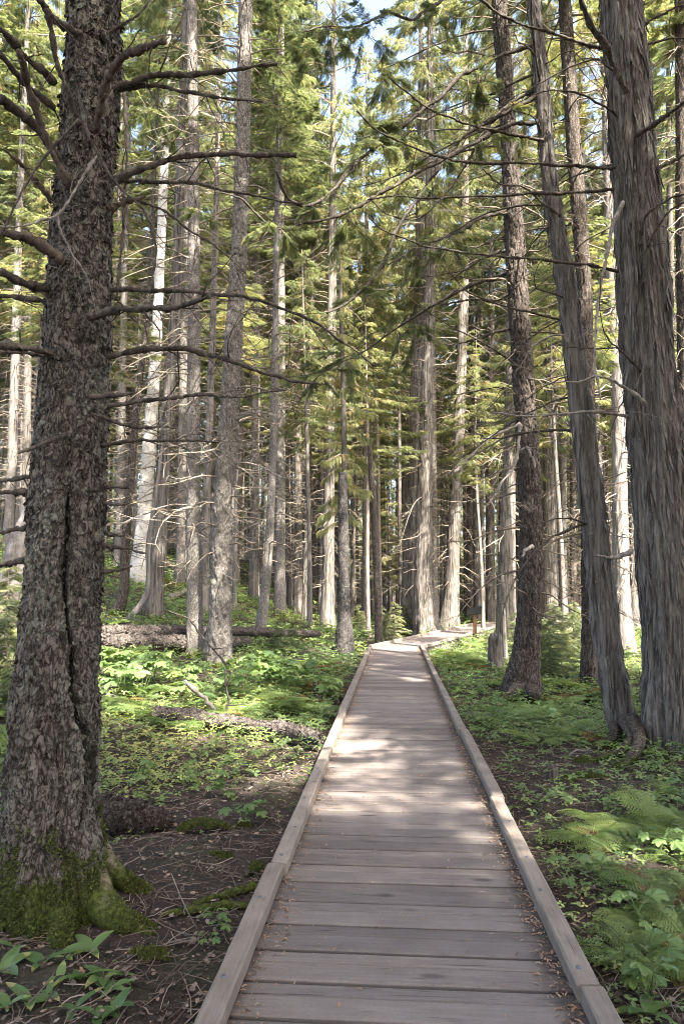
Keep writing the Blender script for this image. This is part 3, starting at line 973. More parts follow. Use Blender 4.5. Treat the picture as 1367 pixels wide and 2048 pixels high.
def near_tree(key, name, label, pts, d, kind, top, seed, ns=64, nz=260, flare=0.35, fh=0.45, crown_kind=None, crown_z=None, crown_scale=1.0, dead=True, lobes=5, amp=1.0, broken=False, dead_z=(1.5, None), crack=None, flakes=0):
    """pts: (px, py, width px) from the foot up; extended above the frame to height top"""
    W = np.array([U(p[0], p[1], d) for p in pts])
    rad = np.array([p[2] / 2 * d / F for p in pts]) * 0.955
    # foot on the ground
    zg = float(H(W[0, 0], W[0, 1]))
    W[0, 2] = zg
    base = W[0].copy()
    lowp = W[0] + (W[0] - W[1]) / max(1e-6, W[1, 2] - W[0, 2]) * 0.3
    W = np.vstack([lowp, W])
    rad = np.r_[rad[0] * 1.05, rad]
    if not broken and top > W[-1, 2] + 0.5:
        v = (W[-1] - W[-2]) / (W[-1, 2] - W[-2, 2])
        v = v * 0.5 + np.array([0, 0, 0.5])
        zz = top - W[-1, 2]
        z0, p0, r0 = W[-1, 2], W[-1].copy(), rad[-1]
        for f in (0.35, 0.7, 1.0):
            W = np.vstack([W, p0 + v * zz * f])
            rad = np.r_[rad, max(0.03, r0 * (1 - 0.9 * f))]
    root = empty(name, base, label, 'tree')
    mb, P, r, h = trunk_mb(W, rad, ns, nz, kind, seed, flare, fh, lobes, amp, float(U(pts[0][0], -40, d)[2]), crack, flakes)
    link('trunk', mb.mesh('trunk', [M[kind]], True, base), root)
    TREES[key] = (root, base, P, r, d)
    if crown_kind:
        cz = crown_z if crown_z is not None else max(top * 0.45, 6)
        c = at_height(P, cz)
        tt = at_height(P, top)
        v = Vector(tt - c)
        var = CROWNS[crown_kind]
        o = link('crown', var[seed % len(var)], root, c - base)
        o.rotation_euler = v.to_track_quat('Z', 'Y').to_euler()
        Lc = 7.0 if crown_kind == 'young' else 20.0
        o.scale = (crown_scale, crown_scale, v.length / Lc)
        o.rotation_euler.rotate_axis('Z', seed * 1.7)
    if dead:
        z0, z1 = dead_z[0], dead_z[1] or (crown_z if crown_z else top * 0.5) + 3
        c = at_height(P, z0 + base[2])
        o = link('dead_limbs', DEADS[seed % 4], root, c - base)
        v = Vector(at_height(P, z1) - c)
        o.rotation_euler = v.to_track_quat('Z', 'Y').to_euler()
        o.rotation_euler.rotate_axis('Z', seed * 2.3)
        o.scale = (0.9, 0.9, v.length / 14.0)
    return root


def add_limbs(key, limbs, seed0, k=7, twigs=0, rough=0.42):
    root, base, P, r, d = TREES[key]
    for i, L in enumerate(limbs):
        pts, dd, r0, r1, mat = L[:5]
        tw = L[5] if len(L) > 5 else twigs
        mb, Q, rad = limb_px(root, base, pts, dd if dd else d, r0, r1, mat, seed0 + i, k, tw, rough)
        link('branch', mb.mesh('branch', [M[mat]], True, base), root)


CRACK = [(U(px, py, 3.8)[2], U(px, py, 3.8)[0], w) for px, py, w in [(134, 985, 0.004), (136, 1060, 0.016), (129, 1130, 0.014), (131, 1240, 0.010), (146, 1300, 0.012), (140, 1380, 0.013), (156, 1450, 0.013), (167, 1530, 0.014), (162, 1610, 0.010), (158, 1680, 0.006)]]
# the big mossy conifer on the left
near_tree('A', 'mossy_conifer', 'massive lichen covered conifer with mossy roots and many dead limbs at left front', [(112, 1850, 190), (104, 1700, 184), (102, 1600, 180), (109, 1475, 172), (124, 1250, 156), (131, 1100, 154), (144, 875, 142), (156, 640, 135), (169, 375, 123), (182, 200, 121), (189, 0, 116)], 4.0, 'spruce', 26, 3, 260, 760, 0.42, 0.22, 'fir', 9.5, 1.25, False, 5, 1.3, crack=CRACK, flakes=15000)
A = TREES['A']
add_limbs('A', [
    ([(225, 178), (300, 152), (380, 150), (470, 140), (553, 127)], 3.95, 10, 3.5, 'limb', 3),
    ([(225, 180), (300, 172), (350, 178), (400, 190), (450, 196), (525, 203)], 4.0, 7, 2.5, 'limb', 5),
    ([(222, 366), (280, 340), (340, 318), (420, 308), (520, 312), (592, 305)], 3.9, 10, 5, 'limb', 4),
    ([(225, 362), (300, 362), (380, 366), (450, 380), (520, 392), (605, 412)], 4.05, 6, 2, 'limb', 5),
    ([(215, 418), (250, 404), (292, 396)], 3.95, 10, 4, 'barelimb', 2),
    ([(270, 398), (320, 418), (380, 462), (440, 500), (490, 548)], 4.0, 4, 1.5, 'limb', 5),
    ([(178, 634), (250, 618), (330, 614), (380, 606), (418, 590)], [3.72, 3.35], 10, 6.5, 'limb', 5),
    ([(215, 580), (320, 579), (420, 588), (500, 598), (580, 622), (640, 650), (690, 688), (745, 730)], 4.0, 6.5, 2, 'limb', 6),
    ([(212, 714), (280, 700), (340, 696), (420, 710), (500, 735), (580, 760), (636, 768)], 4.0, 9, 3, 'limb', 6),
    ([(176, 794), (220, 790), (268, 784)], [3.72, 3.5], 7, 4, 'barelimb', 1),
    ([(205, 814), (300, 801), (400, 790), (500, 790), (578, 777)], 4.0, 6.5, 2, 'limb', 4),
    ([(182, 828), (230, 845), (290, 855), (342, 855)], [3.75, 3.9], 5.5, 2, 'limb', 4),
    ([(200, 890), (280, 882), (330, 880), (440, 885)], 4.0, 6, 2, 'limb', 5),
    ([(198, 975), (235, 972), (262, 976)], 4.0, 5, 2, 'limb', 1),
    ([(198, 1008), (255, 1007)], 4.0, 6, 3, 'limb', 1),
    ([(196, 1068), (243, 1071)], 4.0, 7, 4, 'limb', 0),
    ([(196, 1090), (250, 1097), (296, 1108)], 4.0, 6, 2, 'limb', 2),
    ([(188, 1146), (235, 1141), (265, 1131)], 4.0, 6, 2, 'limb', 1),
    ([(190, 262), (203, 205), (232, 135), (272, 102), (325, 82)], [3.78, 3.25], 12, 8, 'barelimb', 3),
    ([(200, 78), (250, 50), (302, 0)], 3.9, 5, 2, 'limb', 2),
    ([(0, 195), (60, 240), (110, 310), (148, 375)], [3.4, 3.8], 11, 11, 'limb', 3),
    ([(0, 60), (50, 110), (112, 166)], [3.6, 3.95], 9, 10, 'limb', 3),
    ([(0, 108), (50, 165), (112, 216)], [3.6, 3.95], 7, 8, 'limb', 4),
    ([(142, 378), (92, 275), (55, 170), (38, 100)], [3.72, 3.2], 11, 7, 'barelimb', 2),
    ([(70, -10), (110, 40), (165, 72)], [3.6, 3.85], 9, 10, 'limb', 3),
    ([(92, 20), (112, 110), (135, 185), (160, 250)], [3.5, 3.8], 8, 6, 'limb', 3),
    ([(0, 462), (60, 480), (130, 522)], [3.5, 3.8], 11, 11, 'barelimb', 3),
    ([(0, 540), (50, 565), (108, 582)], [3.6, 3.9], 8, 9, 'limb', 3),
    ([(0, 592), (60, 598), (95, 604)], 4.0, 5, 7, 'limb', 3),
    ([(0, 690), (60, 696), (115, 714)], [3.6, 3.85], 9, 10, 'limb', 3),
    ([(0, 704), (60, 706), (110, 716)], [3.75, 3.9], 5, 6, 'barelimb', 2),
    ([(0, 962), (70, 952)], 4.0, 4, 6, 'limb', 2),
    ([(0, 984), (70, 986)], 3.95, 6, 8, 'limb', 1),
    ([(0, 1064), (62, 1050)], 3.95, 5, 7, 'limb', 2),
    ([(0, 1130), (60, 1120)], 3.95, 7, 8, 'limb', 1),
    ([(40, 905), (90, 884), (135, 868)], [3.5, 3.72], 3, 6, 'limb', 3),
    ([(0, 453), (60, 446), (112, 430), (150, 378), (192, 308)], [3.3, 3.7], 3, 3.5, 'palelimb', 3),
    ([(112, 432), (130, 482), (152, 520), (176, 556)], [3.45, 3.55], 3, 1.6, 'palelimb', 5),
    ([(150, 170), (190, 300), (250, 385), (290, 418), (312, 480), (300, 580)], [3.55, 3.6], 4.5, 2, 'limb', 5),
    ([(0, 475), (70, 340), (158, 240)], [3.3, 3.5], 2.5, 3, 'limb', 3),
    ([(12, 300), (60, 350), (105, 402)], [3.6, 3.9], 4, 9, 'barelimb', 2),
    ([(243, 130), (250, 200), (253, 300), (249, 400), (243, 500), (236, 600)], 5.2, 5, 3, 'limb', 3),
], 1000, 8)


MOSS_TPL = (np.array([(0, -.25, 0), (.6, -.3, .3), (1, 0, .75), (.6, .3, .3), (0, .25, 0)]), np.array([[0, 1, 2], [0, 2, 3], [0, 3, 4]]))


def roots(key, lines, seed, mat, moss=False):
    root, base, P, r, d = TREES[key]
    for i, (pts, r0, r1) in enumerate(lines):
        W = []
        for (px, py, lift) in pts:
            a = U(px, py, 1.0) - CAM
            k = (-0.24 - CAM[2]) / a[2] if a[2] < -0.05 else 4
            p = CAM + a * k
            for _ in range(6):
                z = float(H(p[0], p[1])) + lift
                k = (z - CAM[2]) / a[2]
                p = CAM + a * k
            W.append(p)
        n = len(pts) * 6
        Q = smooth_line(np.array(W), n)
        mb = MB()
        tube(mb, Q, np.linspace(r0, r1, n), 14, 0, 0, 0.22 if moss else 0.10, seed + i)
        ro = link('root', mb.mesh('root', [M[mat]], True, base), root)
        if moss:
            rr = np.linspace(r0, r1, n)
            m = int(5200 * np.linalg.norm(Q[-1] - Q[0]))
            g = np.random.RandomState(seed + 50 + i)
            k = g.randint(0, n - 1, m); f = g.uniform(0, 1, m)
            th = g.uniform(-1.9, 1.9, m)
            T_, N_, B_ = frames(Q)
            up = np.array([0, 0, 1.0]) - T_ * T_[:, 2:3]
            up /= np.linalg.norm(up, axis=1)[:, None]
            sd = np.cross(T_, up)
            out = up[k] * np.cos(th)[:, None] + sd[k] * np.sin(th)[:, None]
            pos = Q[k] * (1 - f[:, None]) + Q[k + 1] * f[:, None] + out * (rr[k] * 0.97)[:, None]
            keep = vnoise(pos * 9, 5) + 0.5 * vnoise(pos * 25, 6) > g.uniform(-0.25, 0.15, m) + 0.12 * np.abs(th)
            pos, out = pos[keep], out[keep]
            mm = MB()
            dr = out * 0.6 + g.normal(0, 0.6, out.shape)
            scatter(mm, MOSS_TPL, pos, dr, out + g.normal(0, .4, out.shape), g.uniform(0.007, 0.018, len(pos)), g.uniform(0.05, 0.9, len(pos)), 0)
            link('moss', mm.mesh('moss', [M['moss']], False, base), ro)


M['mossroot'] = bark('mossy_root', (0.07, 0.05, 0.032), (0.24, 0.19, 0.12), 0.8, 30, 0.3, (0.25, 0.26, 0.18), 0.6, False, 1.0, 0.02)
roots('A', [
    ([(150, 1650, 0.30), (200, 1720, 0.14), (250, 1765, 0.05), (300, 1792, -0.03)], 0.10, 0.035),
    ([(150, 1700, 0.28), (190, 1790, 0.12), (240, 1840, 0.05), (305, 1872, -0.03)], 0.115, 0.045),
    ([(120, 1720, 0.26), (125, 1820, 0.09), (120, 1890, 0.02), (118, 1930, -0.05)], 0.11, 0.04),
    ([(80, 1690, 0.28), (30, 1750, 0.12), (-30, 1790, 0.03)], 0.115, 0.05),
    ([(90, 1720, 0.22), (70, 1800, 0.08), (40, 1860, -0.03)], 0.09, 0.035),
], 1400, 'mossroot', True)


def trunk_moss(key, seed, hmax, count, d_face=-0.2):
    root, base, P, r, d = TREES[key]
    me = [c for c in root.children if c.name.startswith('trunk')][0].data
    co = np.zeros(len(me.vertices) * 3, np.float32); me.vertices.foreach_get('co', co); co = co.reshape(-1, 3).astype(float)
    no = np.zeros(len(me.vertices) * 3, np.float32); me.vertices.foreach_get('normal', no); no = no.reshape(-1, 3).astype(float)
    g = np.random.RandomState(seed)
    idx = np.where((co[:, 2] < hmax) & (co[:, 2] > -0.05))[0]
    idx = g.choice(idx, count)
    p = co[idx] + g.normal(0, 0.006, (count, 3))
    keep = vnoise(p * 6, seed) + 0.5 * vnoise(p * 17, seed + 1) > -0.45 + 1.25 * p[:, 2] / hmax + g.normal(0, 0.10, count)
    p, o = p[keep], no[idx][keep]
    mm = MB()
    dr = o * 0.5 + np.array([0, 0, -0.35]) + g.normal(0, 0.5, o.shape)
    scatter(mm, MOSS_TPL, p, dr, o + g.normal(0, .4, o.shape), g.uniform(0.007, 0.018, len(p)), g.uniform(0.05, 0.85, len(p)), 0)
    link('moss', mm.mesh('moss', [M['moss']], False), [c for c in root.children if c.name.startswith('trunk')][0])


trunk_moss('A', 61, 0.62, 42000)

# twin pale firs
near_tree('B', 'fir_tree', 'slim straight pale grey fir, left of a close pair behind the big conifer', [(391, 1322, 40), (389, 1200, 32), (387, 1050, 30), (388, 700, 27), (387, 300, 25), (384, 0, 23)], 14.0, 'fir', 25, 12, 64, 420, 0.15, 0.3, 'fir', 14.5, 1.0)
near_tree('C', 'fir_tree', 'thicker flaky barked pale fir, right of a close pair behind the big conifer', [(437, 1312, 60), (440, 1250, 49), (445, 1050, 45), (455, 900, 42), (466, 700, 38), (478, 500, 35), (485, 300, 32), (491, 0, 30)], 13.5, 'fir', 26, 13, 80, 480, 0.2, 0.35, 'fir', 15.0, 1.0, amp=1.8, flakes=4000)
near_tree('D', 'sunlit_conifer', 'brightly sunlit whitish conifer trunk standing on the left slope', [(280, 1157, 46), (288, 1050, 31), (298, 900, 29), (312, 700, 23), (319, 550, 20), (330, 300, 18)], 25.0, 'sunlit_bark', 31, 14, 40, 200, 0.4, 0.6, 'fir', 19, 1.0)
near_tree('E', 'dark_cedar', 'dark leaning cedar trunk in front of the sunlit whitish trunk', [(303, 1258, 42), (312, 1150, 33), (320, 1050, 27), (330, 900, 24), (340, 750, 23), (352, 600, 21), (362, 300, 18)], 18.0, 'cedar', 27, 15, 48, 260, 0.35, 0.4, 'cedar', 15.5, 0.8, lobes=4)
near_tree('F', 'thin_tree', 'thin dark trunk with a curved foot beside the big mossy conifer', [(231, 1238, 28), (246, 1190, 22), (250, 1100, 19), (258, 1000, 18), (268, 880, 16), (280, 760, 14), (295, 640, 12), (305, 450, 10)], 17.5, 'hemlock', 16, 16, 28, 160, 0.1, 0.3, None)
near_tree('G', 'thin_tree', 'slim trunk with a bent foot and a white sunlit patch, left of middle', [(518, 1241, 26), (530, 1180, 20), (537, 1100, 18), (544, 950, 16), (548, 800, 15), (550, 650, 13), (553, 450, 11)], 18.5, 'fir', 20, 17, 28, 180, 0.1, 0.3, 'fir', 13, 0.7)
near_tree('H', 'dead_snag', 'blackened broken snag with a reddish bare foot beside the boardwalk', [(688, 1302, 46), (688, 1220, 26), (686, 1100, 22), (685, 945, 19)], 18.5, 'darksnag', 0, 18, 40, 180, 0.5, 0.25, None, dead=False, broken=True)
near_tree('H2', 'young_cedar', 'slender young cedar with yellow green sunlit sprays above the blackened snag', [(692, 1235, 14), (689, 950, 13), (684, 700, 10), (680, 560, 7)], 21.5, 'far', 13, 19, 16, 90, 0.1, 0.3, 'young', 3.6, 0.85, dead=False)
near_tree('I', 'thin_tree', 'thin grey broken topped trunk beside the bend of the boardwalk', [(757, 1280, 18), (755, 1200, 15), (748, 1050, 14), (742, 950, 12), (738, 890, 8)], 21.5, 'hemlock', 0, 20, 24, 140, 0.2, 0.3, None, dead=False, broken=True)
near_tree('J', 'cedar_tree', 'stout ridged cedar at the bend of the boardwalk, right trunk of a fused pair', [(856, 1264, 56), (847, 1190, 42), (847, 1050, 34), (850, 900, 29), (854, 750, 27), (857, 600, 24), (860, 350, 20)], 27.0, 'cedar', 34, 21, 64, 300, 0.45, 0.6, 'cedar', 13, 1.0, amp=2.0, flakes=1000)
near_tree('J2', 'cedar_tree', 'shaded cedar at the bend of the boardwalk, left trunk of a fused pair', [(818, 1252, 38), (817, 1150, 29), (820, 1050, 27), (828, 850, 24), (835, 650, 22), (840, 400, 18)], 28.0, 'cedar', 32, 22, 48, 240, 0.4, 0.6, 'cedar', 12, 0.9, amp=2.0, flakes=1000)
near_tree('K', 'cedar_tree', 'cedar with a swollen foot just past the bend of the boardwalk', [(898, 1250, 42), (902, 1180, 31), (907, 1050, 26), (915, 900, 24), (922, 700, 22), (928, 500, 20)], 31.5, 'cedar', 36, 23, 48, 240, 0.3, 0.6, 'cedar', 17, 1.0, amp=1.6, flakes=1000)
near_tree('L', 'slender_conifer', 'slender brown conifer behind the small interpretive sign', [(955, 1222, 20), (952, 1100, 15), (952, 950, 14), (953, 800, 13), (955, 600, 12)], 38.0, 'far', 32, 24, 24, 120, 0.3, 0.5, 'fir', 19, 0.8)
near_tree('M', 'grey_cedar', 'grey ridged cedar directly behind the rotten stump', [(1012, 1298, 44), (1012, 1180, 37), (1013, 1100, 34), (1017, 950, 27), (1020, 800, 25), (1022, 600, 22), (1022, 300, 19)], 24.0, 'cedar', 30, 25, 48, 260, 0.3, 0.5, 'cedar', 17, 0.8)
near_tree('N', 'hemlock_tree', 'dark brown hemlock with a flared mossy foot, right of the boardwalk', [(1042, 1402, 86), (1047, 1340, 66), (1054, 1280, 54), (1060, 1150, 49), (1057, 950, 47), (1051, 850, 46), (1039, 650, 44), (1027, 450, 41), (1015, 250, 37), (997, 0, 33)], 12.0, 'hemlock', 28, 26, 130, 480, 0.35, 0.30, 'fir', 15, 1.1, amp=1.5, flakes=6000)
near_tree('P', 'leaning_cedar', 'leaning grey cedar with exposed roots in front of the stout right trunk', [(1256, 1500, 70), (1241, 1430, 58), (1215, 1300, 55), (1198, 1150, 52), (1176, 950, 50), (1153, 750, 46), (1128, 550, 41), (1103, 400, 34), (1084, 200, 32), (1067, 0, 28)], 8.5, 'cedar', 22, 27, 130, 480, 0.25, 0.2, 'cedar', 13, 0.9, False, amp=1.6, flakes=1800)
near_tree('Q', 'shaded_conifer', 'shaded dark conifer standing behind the leaning grey cedar', [(1184, 1385, 48), (1178, 1268, 33), (1177, 1100, 32), (1174, 850, 32), (1168, 600, 31), (1147, 300, 32), (1128, 0, 28)], 13.0, 'hemlock', 26, 28, 64, 360, 0.35, 0.3, 'cedar', 12.8, 1.0)
near_tree('RR', 'pale_cedar', 'pale silvery cedar seen between leaning trunk and stout right trunk', [(1249, 1300, 42), (1243, 1200, 34), (1239, 1050, 31), (1236, 800, 30), (1226, 600, 27), (1216, 300, 25)], 20.0, 'greywood', 28, 29, 48, 280, 0.3, 0.4, 'cedar', 16, 0.9)
near_tree('S', 'stout_cedar', 'stout shaggy barked cedar filling the right side', [(1354, 1525, 142), (1350, 1400, 126), (1349, 1300, 121), (1336, 1150, 119), (1322, 1000, 113), (1302, 800, 106), (1286, 600, 102), (1272, 400, 92), (1257, 200, 88), (1241, 0, 86)], 7.9, 'cedar', 27, 30, 240, 640, 0.16, 0.3, 'cedar', 13, 1.15, False, amp=2.4, flakes=5200)
near_tree('T', 'edge_conifer', 'dark conifer trunk cut by the upper right edge', [(1392, 1420, 50), (1378, 1000, 40), (1368, 500, 36), (1362, 0, 30)], 13.0, 'hemlock', 24, 31, 40, 220, 0.3, 0.3, 'fir', 12.8, 0.9)

add_limbs('P', [
    ([(1072, 92), (1000, 112), (930, 150), (860, 210), (800, 255), (720, 320), (665, 380), (632, 405), (605, 412), (580, 400), (565, 375), (552, 340)], [8.5, 7.2], 6.5, 3, 'limb', 7),
    ([(1090, 240), (1020, 250), (960, 280), (900, 312), (820, 352), (760, 386), (700, 420), (640, 440), (580, 453), (540, 450), (510, 425), (488, 404), (440, 385)], [8.5, 7.0], 6.5, 2.5, 'limb', 8),
    ([(1082, 188), (1000, 230), (930, 270), (880, 330), (840, 390), (790, 470), (770, 520), (740, 560), (720, 585), (690, 610), (655, 628)], [8.5, 7.6], 5.5, 3, 'limb', 7),
    ([(1085, 280), (1020, 268), (960, 255), (900, 235), (840, 205), (800, 175), (762, 140)], [8.4, 7.8], 4.5, 1.5, 'limb', 5),
    ([(1088, 175), (1030, 200), (970, 260), (930, 330), (880, 400), (830, 440), (780, 430), (740, 400)], [8.6, 8.8], 4, 1.5, 'limb', 6),
    ([(1120, 432), (1080, 400), (1040, 372), (1000, 368), (960, 340)], 8.4, 3.5, 1.5, 'limb', 3),
    ([(1150, 700), (1120, 672), (1070, 690), (1030, 740)], 8.4, 3.5, 1.5, 'palelimb', 4),
    ([(1170, 858), (1100, 862), (1030, 868), (960, 880)], 8.6, 4, 1.5, 'limb', 5),
], 2000, 7)
add_limbs('S', [
    ([(1235, 338), (1150, 330), (1050, 328), (950, 325), (860, 308), (790, 280), (745, 255), (712, 222)], [7.9, 7.0], 5.5, 2, 'limb', 7),
    ([(1232, 378), (1150, 383), (1050, 387), (950, 393), (850, 395), (790, 390), (735, 402)], [7.9, 7.3], 4.5, 1.8, 'limb', 6),
    ([(1245, 545), (1180, 530), (1100, 522), (1000, 512), (900, 500), (830, 485), (760, 455), (733, 428)], [7.9, 6.8], 4.5, 1.5, 'limb', 7),
    ([(1222, 102), (1140, 78), (1060, 55), (1000, 30), (955, -5)], [7.9, 7.4], 5.5, 3, 'limb', 4),
    ([(1252, 188), (1215, 110), (1180, 50), (1160, -5)], [7.55, 7.0], 8, 6, 'limb', 2),
    ([(1244, 404), (1226, 450), (1210, 520), (1195, 620), (1188, 700), (1200, 800)], [7.55, 7.3], 5.5, 2, 'palelimb', 2),
    ([(1270, 272), (1330, 235), (1372, 198)], [7.6, 7.1], 7, 4, 'limb', 3),
    ([(1268, 834), (1200, 826), (1130, 828), (1050, 832), (985, 824)], [7.9, 7.6], 4.5, 2, 'palelimb', 4),
    ([(1290, 808), (1250, 775), (1210, 760), (1130, 765)], [7.55, 7.4], 4.5, 2, 'palelimb', 3),
    ([(1262, 1102), (1225, 1114), (1186, 1110)], [7.8, 7.5], 6, 2.5, 'greywood', 1),
    ([(1278, 490), (1290, 430), (1330, 402), (1372, 388)], [7.55, 7.1], 5, 2, 'limb', 4),
    ([(1284, 570), (1300, 480), (1340, 420), (1372, 398)], [7.55, 7.2], 4.5, 2, 'limb', 4),
    ([(1300, 348), (1340, 325), (1372, 308)], 7.8, 5, 3, 'limb', 2),
    ([(1290, 45), (1320, 30), (1372, 10)], 7.8, 4, 2, 'limb', 2),
], 2100, 7)
add_limbs('N', [
    ([(1015, 422), (960, 437), (900, 470), (840, 490), (775, 532)], [12, 10.8], 6, 2, 'limb', 6),
    ([(1020, 590), (985, 598), (930, 600), (880, 612)], 12, 4, 1.5, 'limb', 4),
    ([(1025, 655), (990, 665), (950, 680), (890, 690)], 12, 4, 1.5, 'limb', 4),
    ([(1038, 848), (990, 870), (958, 892), (930, 920), (885, 952)], [11.7, 11], 4.5, 1.5, 'palelimb', 5),
    ([(1040, 850), (1030, 920), (1000, 970), (972, 1012)], [11.6, 11.2], 4.5, 2, 'palelimb', 4),
    ([(1040, 905), (1052, 895), (1062, 915), (1070, 935)], [11.5, 11.3], 3.5, 2, 'palelimb', 1),
    ([(1062, 1090), (1052, 1098), (1042, 1112)], [11.5, 11.2], 5, 3, 'palelimb', 0),
    ([(1028, 470), (1000, 500), (960, 520), (900, 560)], 12, 4, 1.5, 'limb', 4),
], 2200, 6)
add_limbs('N', [
    ([(1000, -30), (920, -15), (877, 2), (842, 29), (813, 37), (772, 22), (755, 35), (708, 54), (660, 50), (605, 64)], [12, 9.6], 5, 2, 'limb', 8),
    ([(1035, 540), (980, 560), (900, 590), (820, 640), (730, 700), (640, 745)], [12, 13.5], 5, 1.5, 'limb', 8),
], 2300, 6)


def bare_limbs(key, seed, n, y0, y1, Lr, az0, az1, mat='limb'):
    """long thin arching dead limbs between photo rows y0 and y1"""
    root, base, P, r, d = TREES[key]
    g = np.random.RandomState(seed)
    for k in range(n):
        z = U(683, g.uniform(y0, y1), d)[2]
        c = at_height(P, z)
        rr = float(np.interp(z, P[:, 2], r))
        az = R(g.uniform(az0, az1)) if g.uniform() < 0.75 else g.uniform(0, 6.28)
        L = g.uniform(*Lr)
        t, rad, zz = branch_path(L, g.uniform(-0.15, 0.35), g.uniform(0.1, 0.8), g.uniform(0.0, 0.5), 16)
        bend = g.uniform(-0.5, 0.5) * t * t
        Q = np.stack([c[0] + np.cos(az + bend) * (rad + rr * 0.85), c[1] + np.sin(az + bend) * (rad + rr * 0.85), z + zz], -1)
        Q = Q + np.cumsum(g.normal(0, 0.008, Q.shape), axis=0)
        mb = MB()
        tube(mb, Q, np.linspace(0.007 + 0.004 * L, 0.0025, 16) * (1 + 0.12 * g.normal(0, 1, 16)), 6, 0.3, 0, 0.3, seed + k)
        for q in range(g.randint(4, 11)):
            i = g.randint(4, 16)
            v = np.array([math.cos(az + g.choice([-1, 1]) * g.uniform(0.3, 1.2)), math.sin(az + g.choice([-1, 1]) * g.uniform(0.3, 1.2)), g.uniform(-0.9, 0.25)])
            ln = g.uniform(0.15, 0.4) * L * 0.6
            s_ = np.linspace(0, 1, 6)[:, None]
            Y = Q[i] + s_ * v * ln + s_ * s_ * g.normal(0, 0.2, 3) * ln
            tube(mb, Y, np.linspace(0.0035, 0.0012, 6), 4, 0.3, 0)
        link('branch', mb.mesh('branch', [M[mat]], True, base), root)


bare_limbs('N', 3000, 16, 20, 1050, (1.2, 3.6), 120, 240)
bare_limbs('P', 3100, 14, 20, 1100, (0.8, 2.4), 130, 250)
bare_limbs('S', 3200, 8, 20, 900, (0.8, 2.2), 140, 230)
bare_limbs('Q', 3300, 14, 60, 1000, (1.0, 2.6), 100, 260)
bare_limbs('B', 3400, 12, 60, 1050, (0.7, 2.2), 150, 390, 'palelimb')
bare_limbs('C', 3500, 16, 60, 1150, (0.8, 2.4), -60, 60, 'palelimb')
bare_limbs('J', 3600, 8, 300, 1050, (1.2, 3.5), 130, 400, 'palelimb')
bare_limbs('T', 3700, 8, 20, 900, (0.8, 2.2), 130, 230)


def hang_foliage(key, blobs, seed):
    """sprays on short side twigs round points of the tree's own limbs: (px, py, spread px, depth, count)"""
    root, base, P, r, d0 = TREES[key]
    g = np.random.RandomState(seed)
    mb = MB()
    for (px, py, sp, d, cnt) in blobs:
        c = U(px, py, d)
        R0 = sp * d / F
        bt = g.uniform(0.05, 0.4)
        for k in range(cnt):
            v = g.normal(0, 1, 3) * [1, 0.9, 0.55] + [0, 0, -0.25]
            v /= np.linalg.norm(v)
            L = R0 * g.uniform(0.5, 1.15)
            t = np.linspace(0, 1, 7)[:, None]
            X = c + g.normal(0, 0.06, 3) + t * v * L + t * t * np.array([0, 0, -0.25]) * L
            tube(mb, X, np.linspace(0.006, 0.002, 7), 4, 0.3, 1, cap=False)
            m = int(20 + 70 * L)
            q = g.uniform(0.25, 1, m)
            pos = np.stack([np.interp(q, t[:, 0], X[:, a]) for a in range(3)], -1)
            sd = np.cross(v, [0, 0, 1.0]); sd /= np.linalg.norm(sd) + 1e-9
            sg = g.choice([-1, 1], m)[:, None]
            dr = v * g.uniform(0.3, 1, (m, 1)) + sd * sg * g.uniform(0.2, 1, (m, 1)) + np.array([0, 0, -1]) * g.uniform(0, 0.6, (m, 1))
            tn = bt + g.normal(0, 0.1, m)
            tn[g.uniform(0, 1, m) < 0.07] = 0.92
            scatter(mb, SPRAY_C, pos, dr, np.array([0, 0, 1.]) + g.normal(0, .35, (m, 3)), g.uniform(0.085, 0.165, m), np.clip(tn, 0, 1), 0)
    link('foliage', mb.mesh('foliage', [M['cedar_leaf'], M['twig']], False, base), root)


hang_foliage('N', [(740, 60, 90, 10.3, 9), (660, 60, 80, 9.8, 9), (610, 90, 60, 9.6, 6), (880, 20, 70, 11, 6), (900, 480, 80, 11.4, 8), (830, 500, 80, 11.1, 8), (820, 650, 90, 12.8, 8), (700, 715, 100, 13.2, 10), (640, 750, 80, 13.5, 8)], 2350)
hang_foliage('P', [(740, 290, 80, 7.8, 7), (800, 250, 70, 7.9, 5), (640, 400, 60, 7.5, 4), (700, 430, 80, 7.7, 5), (560, 460, 70, 7.3, 5), (770, 150, 70, 7.9, 6), (880, 330, 60, 8.1, 4), (950, 150, 70, 8.2, 5), (720, 580, 60, 7.7, 3), (1040, 230, 50, 8.4, 4), (970, 260, 60, 8.5, 4)], 2360)
hang_foliage('B', [(395, 420, 60, 13.6, 5), (400, 150, 80, 13.8, 6), (340, 240, 90, 13.8, 8), (300, 210, 90, 13.6, 8)], 2370)
roots('P', [
    ([(1245, 1440, 0.30), (1262, 1480, 0.16), (1235, 1505, 0.08), (1180, 1525, 0.0)], 0.07, 0.03),
    ([(1262, 1440, 0.32), (1275, 1490, 0.16), (1255, 1520, 0.06), (1228, 1542, -0.02)], 0.085, 0.045),
    ([(1230, 1450, 0.22), (1215, 1490, 0.05), (1200, 1500, -0.03)], 0.07, 0.04),
], 1450, 'hemlock')
roots('H', [
    ([(690, 1290, 0.25), (665, 1298, 0.08), (638, 1306, -0.03)], 0.10, 0.05),
    ([(690, 1290, 0.25), (712, 1298, 0.08), (725, 1304, -0.04)], 0.10, 0.04),
], 1470, 'hemlock')
